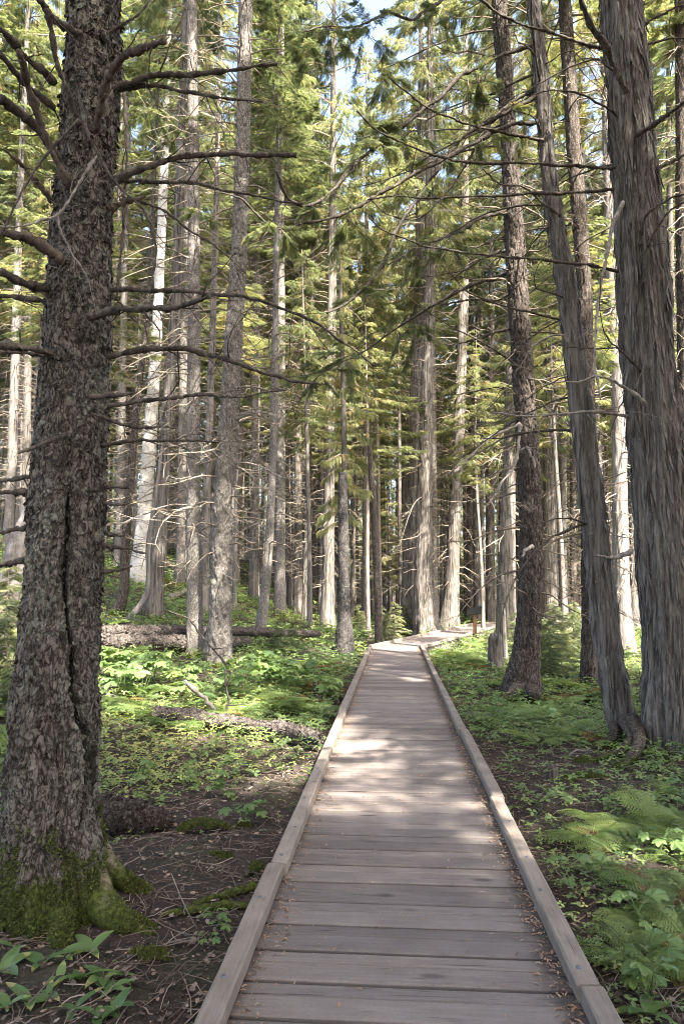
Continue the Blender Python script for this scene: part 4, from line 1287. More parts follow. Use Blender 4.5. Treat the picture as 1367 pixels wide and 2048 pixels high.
roots('N', [
    ([(1040, 1370, 0.25), (1015, 1395, 0.10), (985, 1412, -0.04)], 0.15, 0.06),
    ([(1060, 1380, 0.25), (1075, 1400, 0.08), (1090, 1405, -0.04)], 0.12, 0.06),
], 1480, 'hemlock')

# middle distance trunks drawn from the photo (px, foot y, width, depth, lean px over 500, sunlit kind, label)
MIDS = [
    (22, 1010, 20, 26, 18, 'fir', 'pale sunlit trunk at the left edge behind the big conifer', 'fir'),
    (52, 1020, 18, 29, 8, 'far', 'grey trunk second from the left edge behind the big conifer', 'fir'),
    (40, 1030, 24, 31, 30, 'fir', 'pale trunk third from the left edge behind the big conifer', 'fir'),
    (238, 1128, 18, 27, 12, 'fir', 'half sunlit pale trunk just left of the whitish sunlit trunk', 'fir'),
    (360, 1160, 20, 27, 10, 'fir', 'sunlit pale trunk between the dark leaning cedar and the twin firs', 'fir'),
    (408, 1170, 18, 22, 20, 'far', 'shaded trunk seen in the gap between the twin firs', 'cedar'),
    (508, 1160, 20, 29, 6, 'far', 'brown trunk standing right of the twin firs', 'fir'),
    (560, 1178, 22, 27, 2, 'fir', 'straight grey trunk close behind the slim bent trunk', 'fir'),
    (578, 1175, 14, 31, -10, 'far', 'thin trunk left of the middle clearing', 'cedar'),
    (597, 1180, 18, 30, -4, 'far', 'brown trunk in the middle of the shaded left stand', 'fir'),
    (611, 1190, 14, 28, 14, 'far', 'thin trunk left of the blackened snag', 'fir'),
    (655, 1200, 26, 27, 8, 'cedar', 'mossy footed cedar directly left of the blackened snag', 'cedar'),
    (731, 1192, 16, 32, 2, 'fir', 'sunlit thin trunk between snag and broken topped trunk', 'fir'),
    (868, 1235, 16, 36, -4, 'fir', 'bright pale trunk squeezed between two cedars at the bend', 'fir'),
    (938, 1218, 16, 42, 4, 'far', 'dark trunk left of the slender brown conifer', 'fir'),
    (980, 1215, 18, 36, 2, 'far', 'lit grey trunk right of the slender brown conifer', 'fir'),
    (1097, 1235, 34, 33, 4, 'cedar', 'reddish brown cedar right of the dark hemlock', 'cedar'),
    (1125, 1235, 18, 36, -2, 'fir', 'sun flecked trunk beside the timber railing', 'fir'),
    (1268, 1225, 18, 31, -10, 'fir', 'bright sunlit trunk between pale cedar and stout cedar', 'fir'),
    (1145, 1205, 14, 44, 0, 'far', 'thin trunk behind the timber railing', 'fir'),
]
for i, (px, py, w, d, lean, kind, label, ck) in enumerate(MIDS):
    topz = rnd.uniform(28, 36)
    near_tree('m%d' % i, 'forest_conifer', label, [(px, py, w * 1.25), (px + lean * 0.1, py - 60, w), (px + lean * 0.5, py - 300, w * 0.9), (px + lean, py - 600, w * 0.75)], d, kind, topz, 40 + i, 28, 140, 0.25, 0.5, ck, rnd.uniform(12, 16), rnd.uniform(0.8, 1.0))

# dead leaning stem beside the dark cedar, and the leaning sunlit bole at the left edge
near_tree('E2', 'dead_sapling', 'thin bare dead stem leaning across the foot of the dark cedar', [(258, 1258, 14), (285, 1205, 12), (297, 1080, 9), (313, 980, 7), (326, 880, 4)], 17.4, 'greywood', 0, 60, 12, 60, 0.1, 0.2, None, dead=False, broken=True)
near_tree('V', 'leaning_bole', 'leaning sunlit dead bole at the left edge behind the big conifer', [(-12, 1250, 62), (20, 1160, 54), (50, 1070, 46), (90, 960, 38)], 13.0, 'greywood', 0, 61, 36, 140, 0.15, 0.3, None, dead=False, broken=True)
near_tree('O', 'grey_pole', 'slim bare grey pole standing beside the rotten stump', [(1010, 1345, 13), (1008, 1280, 10), (1005, 1220, 9), (1003, 1150, 7)], 16.6, 'cedar', 0, 62, 16, 60, 0.1, 0.2, None, dead=False, broken=True)


# ------------------------------------------------------------------ the forest behind
FARTRUNK = []
for k in range(6):
    g = np.random.RandomState(700 + k)
    pts = np.array([[0, 0, -0.6], [0, 0, 0], [g.normal(0, .1), g.normal(0, .1), 6], [g.normal(0, .25), g.normal(0, .25), 16], [g.normal(0, .3), g.normal(0, .3), 30]])
    mb, *_ = trunk_mb(pts, np.array([0.34, 0.32, 0.25, 0.2, 0.03]), 20, 110, 'cedar' if k % 2 else 'fir', 700 + k, 0.3, 0.5)
    FARTRUNK.append(mb.mesh('trunk', [M['far']]))

taken = [(t[1][0], t[1][1]) for t in TREES.values()]
FAR_LABEL = {'fir': 'grey conifer trunk among the crowded trees of the background forest', 'cedar': 'brownish cedar with drooping sprays in the background forest',
             'young': 'young leafy cedar growing low between the background trunks'}


def far_tree(x, y, kind, hgt, rad, seed, lean=0.0, cz=None):
    z = float(H(x, y))
    g = random.Random(seed)
    root = empty('young_cedar' if kind == 'young' else 'forest_conifer', (x, y, z), FAR_LABEL[kind], 'tree', {'fir': 'conifers of the background forest', 'cedar': 'cedars of the background forest', 'young': 'young cedars of the background forest'}[kind])
    root.rotation_euler = (g.gauss(0, 0.02), g.gauss(0, 0.025) + lean, g.uniform(0, 6.28))
    t = link('trunk', FARTRUNK[seed % 6], root)
    t.scale = (rad / 0.32, rad / 0.32, hgt / 30.0)
    if kind == 'young':
        zc = cz or g.uniform(0.8, 2.5)
        c = link('crown', CROWNS['young'][seed % 2], root, (0, 0, zc))
        s = g.uniform(0.9, 1.3) * (1 + 0.02 * hgt)
        c.scale = (s, s, (hgt - zc) / 7.0)
    else:
        zc = cz or hgt * g.uniform(0.14, 0.42)
        c = link('crown', CROWNS[kind][seed % 3], root, (0, 0, zc))
        s = g.uniform(0.95, 1.4)
        c.scale = (s, s, (hgt - zc) / 20.0)
        dcr = link('dead_limbs', DEADS[seed % 4], root, (0, 0, 1.2))
        dcr.scale = (0.9, 0.9, (zc + 2) / 14.0)
    return root


# the gaps that let the sun onto the places lit in the photo: no crown may stand in these paths
def flat(px, py, z=0.0):
    return on_plane(px, py, z)


LIT = [U(290, 1050, 25), U(303, 850, 25), U(315, 650, 25), flat(790, 1510), flat(725, 1520), flat(430, 1560, -.2), flat(330, 1500, -.2), flat(260, 1390, -.2), flat(1310, 1660, -.2),
       U(800, 560, 30), U(740, 480, 30), U(690, 680, 21.5), U(600, 400, 32), U(1110, 1240, 34), U(950, 1230, 33), U(1285, 700, 7.6), U(1268, 380, 7.6), U(1030, 450, 11.6), U(545, 900, 18.5)]
SH = np.array([math.sin(SUN_AZ), math.cos(SUN_AZ)])


def blocks(x, y, z0, z1, rad):
    n = 0
    for p in LIT:
        dx, dy = x - p[0], y - p[1]
        t = dx * SH[0] + dy * SH[1]
        if t < 0.8:
            continue
        off = abs(dx * SH[1] - dy * SH[0])
        zz = p[2] + t * math.tan(SUN_EL)
        f = (zz - z0) / max(0.1, z1 - z0)
        if -0.04 < f < 1 and off < rad * (1 - max(0, f)) ** 0.7:
            n += 1
    return n


# tall trees that close the sky between the near trunks
for i, (px, d, hgt, cz) in enumerate([(1205, 30, 34, 9), (1225, 41, 37, 12), (1110, 37, 35, 11), (1345, 28, 32, 8), (35, 31, 34, 9), (150, 35, 35, 10), (425, 41, 37, 12), (640, 45, 39, 14), (800, 49, 41, 15), (1290, 36, 36, 11), (1170, 48, 40, 14), (330, 46, 39, 14), (540, 52, 41, 16), (930, 46, 39, 14)]):
    x = (px - 683) / F * d
    far_tree(x, d, ('cedar', 'fir')[i % 2], hgt, 0.2, 91 * i + 7, 0, cz)
    taken.append((x, d))

# green understorey trees that fill the middle distance
for i, (px, d, hgt, cz) in enumerate([(620, 24.5, 14, 4.5), (735, 27, 13, 4), (800, 34, 21, 8), (560, 31, 14, 4.5), (470, 25, 13, 6), (150, 22, 13, 4.5), (60, 20, 12, 5), (1122, 23, 14, 4.5),
                                       (1178, 17, 12, 5.5), (962, 29, 13, 4), (1062, 31, 15, 4), (1285, 24.5, 14, 4.5), (330, 31, 15, 5), (880, 40, 18, 5), (690, 38, 17, 5), (640, 33, 20, 9), (780, 42, 24, 10), (520, 37, 22, 9),
                                       (1010, 40, 20, 8), (1330, 32, 18, 7), (100, 34, 20, 8), (230, 38, 20, 7), (760, 30, 17, 8)]):
    x = (px - 683) / F * d
    cz += 2.2
    if blocks(x, d, cz, hgt, 1.2):
        continue
    far_tree(x, d, 'young', hgt, 0.045 + 0.004 * hgt, 77 * i + 3, 0, cz)
    taken.append((x, d))

n_far = 0
tries = 0
while n_far < 255 and tries < 8000:
    tries += 1
    d = 24 + 66 * rnd.random() ** 0.9
    px = rnd.uniform(-120, 1490)
    x = (px - 683) / F * d
    if bw_dist(x, d) < 2.2:
        continue
    if d < 34 and 480 < px < 1290 and rnd.random() < 0.75:
        continue
    if 4.5 < x < 20 and d < 31 and rnd.random() < 0.8:
        continue
    if any((x - a) ** 2 + (d - b) ** 2 < (1.5 + 0.02 * d) ** 2 for a, b in taken):
        continue
    q = rnd.random()
    kind = 'young' if q < 0.08 else ('cedar' if q < 0.55 else 'fir')
    hgt = rnd.uniform(5, 13) if kind == 'young' else rnd.uniform(26, 38)
    rad = hgt * 0.009 if kind == 'young' else 0.09 + 0.24 * rnd.random() ** 1.6
    sd = rnd.randint(0, 10000)
    cz = (0.2 if kind == 'young' else rnd.uniform(0.28, 0.5)) * hgt
    if blocks(x, d, cz, hgt, 1.3 if kind == 'young' else 2.3) and tries < 5000:
        continue
    far_tree(x, d, kind, hgt, rad, sd, 0, cz)
    taken.append((x, d))
    n_far += 1

# trees just outside the frame: they shade the boardwalk as in the photo
OUT = [(7.5, -1.5), (9.5, 3.0), (6.5, -6.5), (11.5, -3.5), (13.5, 1.5), (10.0, -9.5), (15.5, -6.5), (17.0, 4.5), (18.5, -1.5), (4.5, -3.8), 
       (-4.5, -2.5), (-6.5, 2.5), (0.5, -7.5), (-8.5, 7.0), (2.5, -12.0), (-9.5, -3.0), (22.0, 3.0), (8.0, -14.0), (20.0, -9.0), (5.6, 1.6), (8.6, -3.8), (11.2, -0.6), (4.8, -9.0), (13.0, -8.0), (-2.5, -5.5), (-5.5, -6.0), (9.8, 0.8), (3.0, -5.5), (6.5, -11.0), (10.5, -13.0), (4.5, -15.0), (13.0, -13.5), (1.5, -10.0)]
for i, (x, y) in enumerate(OUT):
    h, c = rnd.uniform(20, 27), rnd.uniform(6.5, 9)
    for _ in range(40):
        if not blocks(x, y, c, h, 0.95):
            break
        x, y = OUT[i][0] + rnd.uniform(-2.2, 2.2), OUT[i][1] + rnd.uniform(-2.2, 2.2)
    if (y > 1 and abs(x) < 0.52 * y + 1.6) or bw_dist(x, y) < 1.6 or blocks(x, y, c, h, 0.95) > 1:
        continue
    far_tree(x, y, 'cedar' if i % 2 else 'fir', h, rnd.uniform(0.2, 0.34), 31 * i + 5, 0, c)

far_tree(2.5, -2.7, 'fir', 21, 0.2, 4242, 0, 5.8)  # unseen extra tree, added to block a stray sun patch on the deck

# distant wood that closes every view between the trunks
def distant_wood():
    g = np.random.RandomState(90)
    mb = MB()
    pos, n = [], 420
    for i in range(n):
        a = R(g.uniform(-58, 58))
        d = g.uniform(88, 165)
        x, y = d * math.sin(a), d * math.cos(a)
        z = float(H(x, y))
        h = g.uniform(20, 36)
        P = np.array([[x, y, z - 0.5], [x + g.normal(0, .3), y, z + h * .5], [x + g.normal(0, .5), y, z + h]])
        tube(mb, P, [g.uniform(.2, .45), .2, .03], 6, 0.3, 1, cap=False)
        m = 150
        f = g.uniform(0.06, 1, m)
        az = g.uniform(0, 6.283, m)
        r = (0.5 + 3.2 * (1 - f) ** 0.7) * g.uniform(0.2, 1, m) ** 0.6
        q = np.stack([x + r * np.cos(az), y + r * np.sin(az), z + h * f], -1)
        dr = np.stack([np.cos(az), np.sin(az), g.uniform(-0.9, 0.1, m)], -1)
        scatter(mb, SPRAY_S, q, dr, np.array([0, 0, 1.]) + g.normal(0, .4, (m, 3)), g.uniform(0.9, 2.0, m), np.clip(g.uniform(0.1, 0.6) + g.normal(0, .12, m), 0, 1), 0)
    o = link('distant_wood', mb.mesh('distant_wood', [M['fir_leaf'], M['far']], False))
    o['kind'] = 'stuff'
    o['label'] = 'distant conifer wood closing the view between the trunks'


distant_wood()


# ------------------------------------------------------------------ things on the ground
def G(px, py):
    a = U(px, py, 1.0) - CAM
    t = np.linspace(1.5, 80, 1200)
    z = CAM[2] + a[2] * t
    hgt = H(a[0] * t, t)
    k = np.argmax(z <= hgt)
    if z[k] > hgt[k]:
        return G(px, py + 8)
    t0, t1 = t[max(k - 1, 0)], t[k]
    for _ in range(20):
        tm = (t0 + t1) / 2
        if CAM[2] + a[2] * tm <= float(H(a[0] * tm, tm)):
            t1 = tm
        else:
            t0 = tm
    return np.array([a[0] * t1, t1, float(H(a[0] * t1, t1))])


# --- ferns
def fern_mesh(seed, nf, L, brown=0.0):
    g = np.random.RandomState(seed)
    mb = MB()
    for k in range(nf):
        az = 6.283 * k / nf + g.uniform(-0.4, 0.4)
        ln = L * g.uniform(0.65, 1.1)
        n = 20
        t = np.linspace(0, 1, n)
        el = g.uniform(0.75, 1.15)
        r = ln * (0.9 * t * math.cos(el) + 0.42 * t * t)
        z = ln * (t * math.sin(el) - g.uniform(0.45, 0.75) * t ** 2.2)
        bend = g.uniform(-0.35, 0.35) * t * t
        X = np.stack([r * np.cos(az + bend), r * np.sin(az + bend), z], -1)
        base_t = np.clip(g.uniform(0.1, 0.55) if g.uniform() > brown else g.uniform(0.82, 1.0), 0, 1)
        tube(mb, X, np.linspace(0.0035, 0.001, n), 3, min(1, base_t + 0.25), 0, cap=False)
        tang = np.gradient(X, axis=0)
        tang /= np.linalg.norm(tang, axis=1)[:, None]
        side = np.cross(tang, [0, 0, 1.0]); side /= np.linalg.norm(side, axis=1)[:, None] + 1e-9
        nrm = np.cross(side, tang)
        for i in range(5, n):
            f = (i - 5) / (n - 6)
            pl = ln * 0.30 * (math.sin(math.pi * (0.25 + 0.75 * f)) ** 0.8 + 0.06) * g.uniform(0.85, 1.1)
            for s in (-1, 1):
                d = side[i] * s * 0.88 + tang[i] * 0.46 - nrm[i] * 0.12
                d /= np.linalg.norm(d)
                tt = np.clip(base_t + g.normal(0, 0.06), 0, 1)
                scatter(mb, PINNA, X[i][None], d[None], (nrm[i] + g.normal(0, 0.18, 3))[None], pl, tt, 0)
    return mb.mesh('fern', [M['fern']], False)


PINNA = spray_tpl(6, 62, 0.040, lambda t: 0.27 * (1.02 - t) + 0.05, 0.08)
FERNS = [fern_mesh(800 + k, [7, 6, 8, 5][k], 0.62) for k in range(4)] + [fern_mesh(810, 7, 0.55, 0.85), fern_mesh(811, 6, 0.5, 0.6)]


def put(name, me, p, s, label, cat, group, tilt=0.08):
    o = link(name, me, None, (p[0], p[1], p[2]))
    o.rotation_euler = (rnd.gauss(0, tilt), rnd.gauss(0, tilt), rnd.uniform(0, 6.28))
    o.scale = (s, s, s * rnd.uniform(0.85, 1.1))
    return tag(o, label, cat, group)


def zone(n, x0, x1, y0, y1, fn, clear=0.85):
    k = t = 0
    while k < n and t < n * 40:
        t += 1
        p = G(rnd.uniform(x0, x1), rnd.uniform(y0, y1))
        if p is None or bw_dist(p[0], p[1]) < clear:
            continue
        if any((p[0] - q[1][0]) ** 2 + (p[1] - q[1][1]) ** 2 < 0.12 for q in TREES.values()):
            continue
        fn(p)
        k += 1


def ferns(n, x0, x1, y0, y1, label, group, smin=0.8, smax=1.15, brown=0.15):
    zone(n, x0, x1, y0, y1, lambda p: put('fern', FERNS[rnd.choice([4, 5]) if rnd.random() < brown else rnd.randint(0, 3)], p - np.array([0, 0, 0.02]), rnd.uniform(smin, smax), label, 'fern', group), 1.05)


ferns(24, 1180, 1400, 1590, 1960, 'lacy green fern at the right edge below the stout cedar', 'ferns at the right edge', 0.45, 0.78, 0.15)
ferns(34, 985, 1260, 1330, 1500, 'lacy fern around the feet of the hemlock and the leaning cedar', 'ferns below the right hand trunks', 0.75, 1.1, 0.3)
ferns(24, 850, 1010, 1278, 1345, 'fern in the green bank inside the bend of the boardwalk', 'ferns inside the bend', 0.9, 1.4, 0.1)
ferns(26, 540, 715, 1330, 1440, 'fern beside the left kerb of the boardwalk', 'ferns along the left kerb', 0.8, 1.15, 0.4)
ferns(22, 200, 560, 1385, 1470, 'fern around the decayed log on the left', 'ferns around the decayed log', 0.7, 1.1, 0.3)
ferns(34, 210, 700, 1165, 1310, 'fern on the green slope behind the fallen logs', 'ferns on the left slope', 0.8, 1.3, 0.1)
ferns(10, -20, 60, 1290, 1560, 'fern at the left edge behind the big conifer', 'ferns at the left edge', 0.7, 1.0, 0.15)
ferns(20, 1060, 1290, 1262, 1330, 'fern in the green hollow behind the leaning cedar', 'ferns in the right hollow', 0.9, 1.3, 0.1)


# --- broad lobed leaves on thin stems
def lobed_leaf(lobes=5, deep=0.34):
    n = lobes * 6
    V = [(0.0, 0, 0.0)]
    for i in range(n + 1):
        a = math.pi * (0.10 + 1.80 * i / n) - math.pi
        c = abs(math.cos((i / n) * math.pi * lobes + (math.pi / 2 if lobes % 2 == 0 else 0) + math.pi / 2 * 0))
        r = 0.5 * (1 - deep + deep * abs(math.sin((i + 0.0) / n * math.pi * lobes))) * (0.86 + 0.14 * math.cos(a))
        r *= 1 + 0.05 * (i % 2)
        V.append((0.25 + r * math.cos(a), r * math.sin(a), 0.05 * math.cos(lobes * 2 * math.pi * i / n) - 0.22 * r * r))
    Fq = [(0, i, i + 1) for i in range(1, n + 1)]
    return np.array(V, float) - np.array([0, 0, 0]), np.array(Fq)


LOBED = lobed_leaf()


def broad_shrub(seed, nl, hgt, ls):
    g = np.random.RandomState(seed)
    mb = MB()
    for s in range(max(1, nl // 4)):
        a = g.uniform(0, 6.28)
        top = np.array([math.cos(a) * hgt * g.uniform(.1, .45), math.sin(a) * hgt * g.uniform(.1, .45), hgt * g.uniform(.75, 1.0)])
        t = np.linspace(0, 1, 7)[:, None]
        X = top * t + np.array([0, 0, 0.12 * hgt]) * (t * (1 - t)) * 2
        tube(mb, X, np.linspace(0.005, 0.0025, 7), 4, 0.35, 0, cap=False)
        for q in range(4 + g.randint(0, 2)):
            f = g.uniform(0.5, 1.0)
            p = np.array([np.interp(f, t[:, 0], X[:, c]) for c in range(3)])
            az = g.uniform(0, 6.28)
            pd = np.array([math.cos(az), math.sin(az), g.uniform(0.15, 0.6)])
            e = p + pd * ls * g.uniform(0.4, 0.9)
            tube(mb, np.array([p, (p + e) / 2 + [0, 0, 0.01], e]), [0.002, 0.0016, 0.0012], 3, 0.5, 0, cap=False)
            d = np.array([math.cos(az), math.sin(az), g.uniform(-0.45, 0.05)])
            scatter(mb, LOBED, e[None], d[None], (np.array([0, 0, 1.]) + g.normal(0, 0.22, 3))[None], ls * g.uniform(0.65, 1.2), np.clip(g.uniform(0.15, 0.62) + (0.3 if g.uniform() < 0.12 else 0), 0, 1), 0)
    return mb.mesh('thimbleberry', [M['broad']], False)


BROAD = [broad_shrub(900 + k, 12, 0.55, 0.21) for k in range(3)]
BROAD_S = [broad_shrub(910 + k, 5, 0.20, 0.105) for k in range(3)]


def broads(n, x0, x1, y0, y1, label, group, small=False, smin=0.8, smax=1.2):
    zone(n, x0, x1, y0, y1, lambda p: put('broad_leaved_shrub', rnd.choice(BROAD_S if small else BROAD), p - np.array([0, 0, 0.02]), rnd.uniform(smin, smax), label, 'shrub', group), 1.0)


broads(15, 195, 400, 1360, 1440, 'shrub with large pale green lobed leaves between big conifer and twin firs', 'broad leaved shrubs in front of the logs')
broads(14, 470, 665, 1360, 1430, 'shrub with large lobed leaves right of the twin firs', 'broad leaved shrubs right of the twin firs')
broads(12, 215, 640, 1440, 1600, 'small lobed leaf plant in the sunlit clearing on the left', 'small plants in the left clearing', True, 0.8, 1.3)
broads(10, 1130, 1390, 1600, 1900, 'small plant with lobed leaves among the ferns at the right edge', 'small plants at the right edge', True, 0.8, 1.3)
broads(4, 1215, 1300, 1930, 2060, 'bright green lobed leaf plant beside the right kerb at the bottom', 'small plants beside the right kerb', True, 0.7, 1.0)
broads(3, 480, 520, 1625, 1660, 'bright green lobed leaf plant on the bare soil left of the kerb', 'small plants left of the kerb', True, 0.8, 1.1)
broads(3, 400, 470, 1840, 2000, 'low plant with small lobed leaves beside the left kerb at the bottom', 'low plants beside the left kerb', True, 0.5, 0.7)
broads(5, 1000, 1120, 1390, 1450, 'lobed leaf plant at the foot of the dark hemlock', 'small plants at the hemlock foot', True, 1.0, 1.5)


# --- lily leaves, lower left
def lily_mesh(seed, nl):
    g = np.random.RandomState(seed)
    mb = MB()
    for k in range(nl):
        az = 6.283 * k / nl + g.uniform(-0.5, 0.5)
        L, w = g.uniform(0.11, 0.19), g.uniform(0.026, 0.038)
        n = 9
        t = np.linspace(0, 1, n)
        el = g.uniform(0.45, 1.0)
        r = L * t * math.cos(el) + 0.3 * L * t * t
        z = L * t * math.sin(el) - g.uniform(0.35, 0.7) * L * t * t + 0.01
        X = np.stack([r * math.cos(az), r * math.sin(az), z], -1)
        sd = np.array([-math.sin(az), math.cos(az), 0])
        ww = w * np.sin(np.pi * np.clip(0.06 + 0.94 * t, 0, 1) ** 0.8) ** 0.75 + 0.002
        V = np.concatenate([np.stack([X + sd * ww[:, None] + [0, 0, .3 * w], X, X - sd * ww[:, None] + [0, 0, .3 * w]], 1).reshape(-1, 3)])
        Fq = []
        for i in range(n - 1):
            for j in (0, 1):
                Fq.append((i * 3 + j, i * 3 + j + 1, i * 3 + 3 + j + 1, i * 3 + 3 + j))
        tint = g.uniform(0.15, 0.6)
        tt = np.full(len(Fq), tint)
        if g.uniform() < 0.3:
            tt[-4:] = g.uniform(0.75, 1.0)
        mb.add(V, Fq, tt)
    return mb.mesh('lily_plant', [M['broad']], True)


LILY = [lily_mesh(950 + k, 3 + k % 3) for k in range(6)]
for (px, py) in [(72, 1870), (30, 1900), (108, 1880), (180, 1905), (118, 1960), (160, 1965), (205, 1960), (225, 1985), (150, 2020), (100, 1990), (60, 2010), (195, 2040), (8, 1945), (85, 1935), (130, 1925), (15, 2020), (235, 2030)]:
    p = G(px, py)
    put('lily_plant', LILY[rnd.randint(0, 5)], p, rnd.uniform(0.55, 0.92), 'low plant with smooth oval green leaves at the foot of the big mossy conifer', 'plant', 'lily plants at the lower left', 0.15)
for (px, py) in [(1340, 1790), (1300, 1830), (1350, 1880), (1235, 1935), (1295, 2035)]:
    p = G(px, py)
    put('lily_plant', LILY[rnd.randint(0, 3)], p, rnd.uniform(0.7, 1.0), 'small oval leaved plant below the ferns at the right edge', 'plant', 'oval leaved plants at the right edge', 0.15)


# --- evergreen saplings
def sapling_mesh(k):
    mb = MB()
    tube(mb, np.array([[0, 0, -0.05], [0.01, 0, 0.8], [0, 0.01, 1.75]]), [0.014, 0.009, 0.003], 6, 0.3, 0, cap=False)
    return mb.mesh('stem', [M['twig']])


SSTEM = sapling_mesh(0)


def saplings(pts, label, group):
    for (px, py, s) in pts:
        p = G(px, py)
        r = empty('evergreen_sapling', p, label, 'sapling', group)
        r.rotation_euler = (rnd.gauss(0, 0.05), rnd.gauss(0, 0.05), rnd.uniform(0, 6.28))
        r.scale = (s * 1.1, s * 1.1, s)
        link('stem', SSTEM, r)
        link('crown', CROWNS['sapling'][rnd.randint(0, 1)], r, (0, 0, 0.12))


saplings([(1100, 1365, 0.7), (1125, 1352, 0.8), (1150, 1340, 0.8), (1090, 1335, 0.7), (1140, 1315, 0.9), (1110, 1310, 0.9), (1165, 1330, 0.7), (1078, 1350, 0.6)], 'soft green evergreen sapling between the dark hemlock and leaning cedar', 'saplings right of the hemlock')
saplings([(775, 1288, 0.6), (790, 1280, 0.8), (805, 1272, 0.7), (768, 1278, 0.7), (725, 1285, 0.5), (720, 1270, 0.7)], 'green evergreen sapling left of the bend of the boardwalk', 'saplings at the bend')
saplings([(975, 1310, 0.40), (1030, 1310, 0.7), (1038, 1320, 0.6)], 'green evergreen sapling beside the rotten stump', 'saplings beside the stump')
saplings([(1300, 1490, 0.35), (1205, 1415, 0.35)], 'small evergreen sapling at the foot of the stout cedar', 'saplings at the cedar foot')
saplings([(560, 1310, 0.45), (585, 1305, 0.4)], 'small evergreen sapling right of the twin firs', 'saplings by the fallen logs')
saplings([(20, 1420, 0.8), (5, 1360, 1.0)], 'evergreen sapling at the left edge behind the big conifer', 'saplings at the left edge')


# --- fallen wood
def log_thing(name, label, pts, mat, seed, ns=36, n=60, cat='log', amp=0.16, lift=0.0):
    """pts: (px, py, radius m); lies on the ground where the pixels meet it, raised by its radius"""
    W, r = [], []
    for (px, py, rr) in pts:
        p = G(px, py)
        W.append(p + np.array([0, 0, rr * 0.75 + lift])); r.append(rr)
    base = W[0].copy()
    Q = smooth_line(np.column_stack([W, r]), n)
    P, rr = Q[:, :3], Q[:, 3]
    T, N, B = frames(P)
    th = np.linspace(0, 2 * np.pi, ns, endpoint=False)
    dirs = N[:, None] * np.cos(th)[None, :, None] + B[:, None] * np.sin(th)[None, :, None]
    S = P[:, None] + dirs * rr[:, None, None]
    k = 0.5 / rr.max()
    pl = np.minimum(np.abs(vnoise(S * k * np.array([3, 3, 3]) + 1.2 * np.stack([vnoise(S * k * 3, seed + 6), vnoise(S * k * 3, seed + 7), vnoise(S * k * 3, seed + 8)], -1), seed + 5)) * 3, 1)
    p2 = np.minimum(np.abs(vnoise(S * np.array([9, 34, 34]) + 0.8 * np.stack([vnoise(S * 15, seed + 16), vnoise(S * 15, seed + 17), vnoise(S * 15, seed + 18)], -1), seed + 15)) * 3, 1)
    q = 1 + 0.20 * (p2 - 0.7) + 0.12 * (pl - 0.7) + amp * (vnoise(S * k * 1.2, seed) + 0.7 * np.abs(vnoise(S * k * 4, seed + 1)) * 1.5 - 0.4 + 0.35 * vnoise(S * k * 10, seed + 2))
    q[-1] *= 0.9
    V = P[:, None] + dirs * (rr[:, None] * q)[..., None]
    V[-1] += T[-1] * rr[-1] * 1.1 * vnoise(np.stack([np.cos(th) * 3, np.sin(th) * 3, th * 0], -1), seed + 4)[:, None]
    i = np.arange(n - 1)[:, None] * ns
    j = np.arange(ns)[None]
    jn = (j + 1) % ns
    mb = MB()
    mb.add(V.reshape(-1, 3), np.stack([i + j, i + jn, i + ns + jn, i + ns + j], -1).reshape(-1, 4))
    if mat in ('log', 'darklog'):
        gg = np.random.RandomState(seed)
        m = int(900 * np.linalg.norm(P[-1] - P[0]))
        ri, ci = gg.randint(0, n - 1, m), gg.randint(0, ns, m)
        out = dirs[ri, ci]
        scatter(mb, FLAKE, V[ri, ci] - out * 0.003, T[ri] * gg.choice([-1, 1], m)[:, None] + out * gg.uniform(0, 0.35, (m, 1)) + gg.normal(0, .2, (m, 3)), out + gg.normal(0, .2, (m, 3)), gg.uniform(0.15, 0.45, m) * rr[ri], 0.0)
    for e in (0, n - 1):
        c = mb.n
        cen = P[e]
        mb.add(np.vstack([cen[None], V[e]]), [(0, 1 + q2, 1 + (q2 + 1) % ns) if e == 0 else (0, 1 + (q2 + 1) % ns, 1 + q2) for q2 in range(ns)])
    o = link(name, mb.mesh(name, [M[mat]], True, base), None, base)
    return tag(o, label, cat)


log_thing('fallen_log', 'short thick fallen log with flaky bark beside the big conifer', [(110, 1668, 0.15), (200, 1668, 0.135), (265, 1668, 0.115), (318, 1664, 0.08), (345, 1662, 0.05)], 'darklog', 1500, 90, 200, amp=0.16, lift=0.03)
log_thing('fallen_log', 'long dark fallen log lying behind the twin firs', [(190, 1296, 0.11), (350, 1293, 0.11), (500, 1291, 0.105), (637, 1291, 0.09)], 'log', 1510, 28, 120, lift=0.24)
log_thing('fallen_log', 'bark stripped fallen log with a sunlit patch left of the twin firs', [(150, 1314, 0.15), (260, 1314, 0.15), (400, 1312, 0.14), (495, 1306, 0.10)], 'log', 1520, 36, 110, lift=0.16)
log_thing('fallen_log', 'decayed grey log half buried among plants in the left clearing', [(305, 1452, 0.075), (400, 1462, 0.085), (500, 1476, 0.08), (590, 1492, 0.085), (640, 1508, 0.07)], 'log', 1530, 36, 120, amp=0.3, lift=0.09)
log_thing('fallen_log', 'small reddish rotten log at the left edge behind the big conifer', [(-30, 1345, 0.10), (20, 1336, 0.09), (60, 1322, 0.06)], 'barelimb', 1540)
log_thing('fallen_log', 'short pale log high on the left slope beside the twin firs', [(338, 1200, 0.10), (372, 1186, 0.09)], 'palelimb', 1545)
log_thing('fallen_log', 'pale bleached log at the left edge on the slope', [(-20, 1150, 0.16), (60, 1140, 0.14)], 'palelimb', 1546)
log_thing('fallen_log', 'thin fallen log high on the slope right of the bent trunk', [(560, 1205, 0.10), (690, 1196, 0.09)], 'log', 1547)
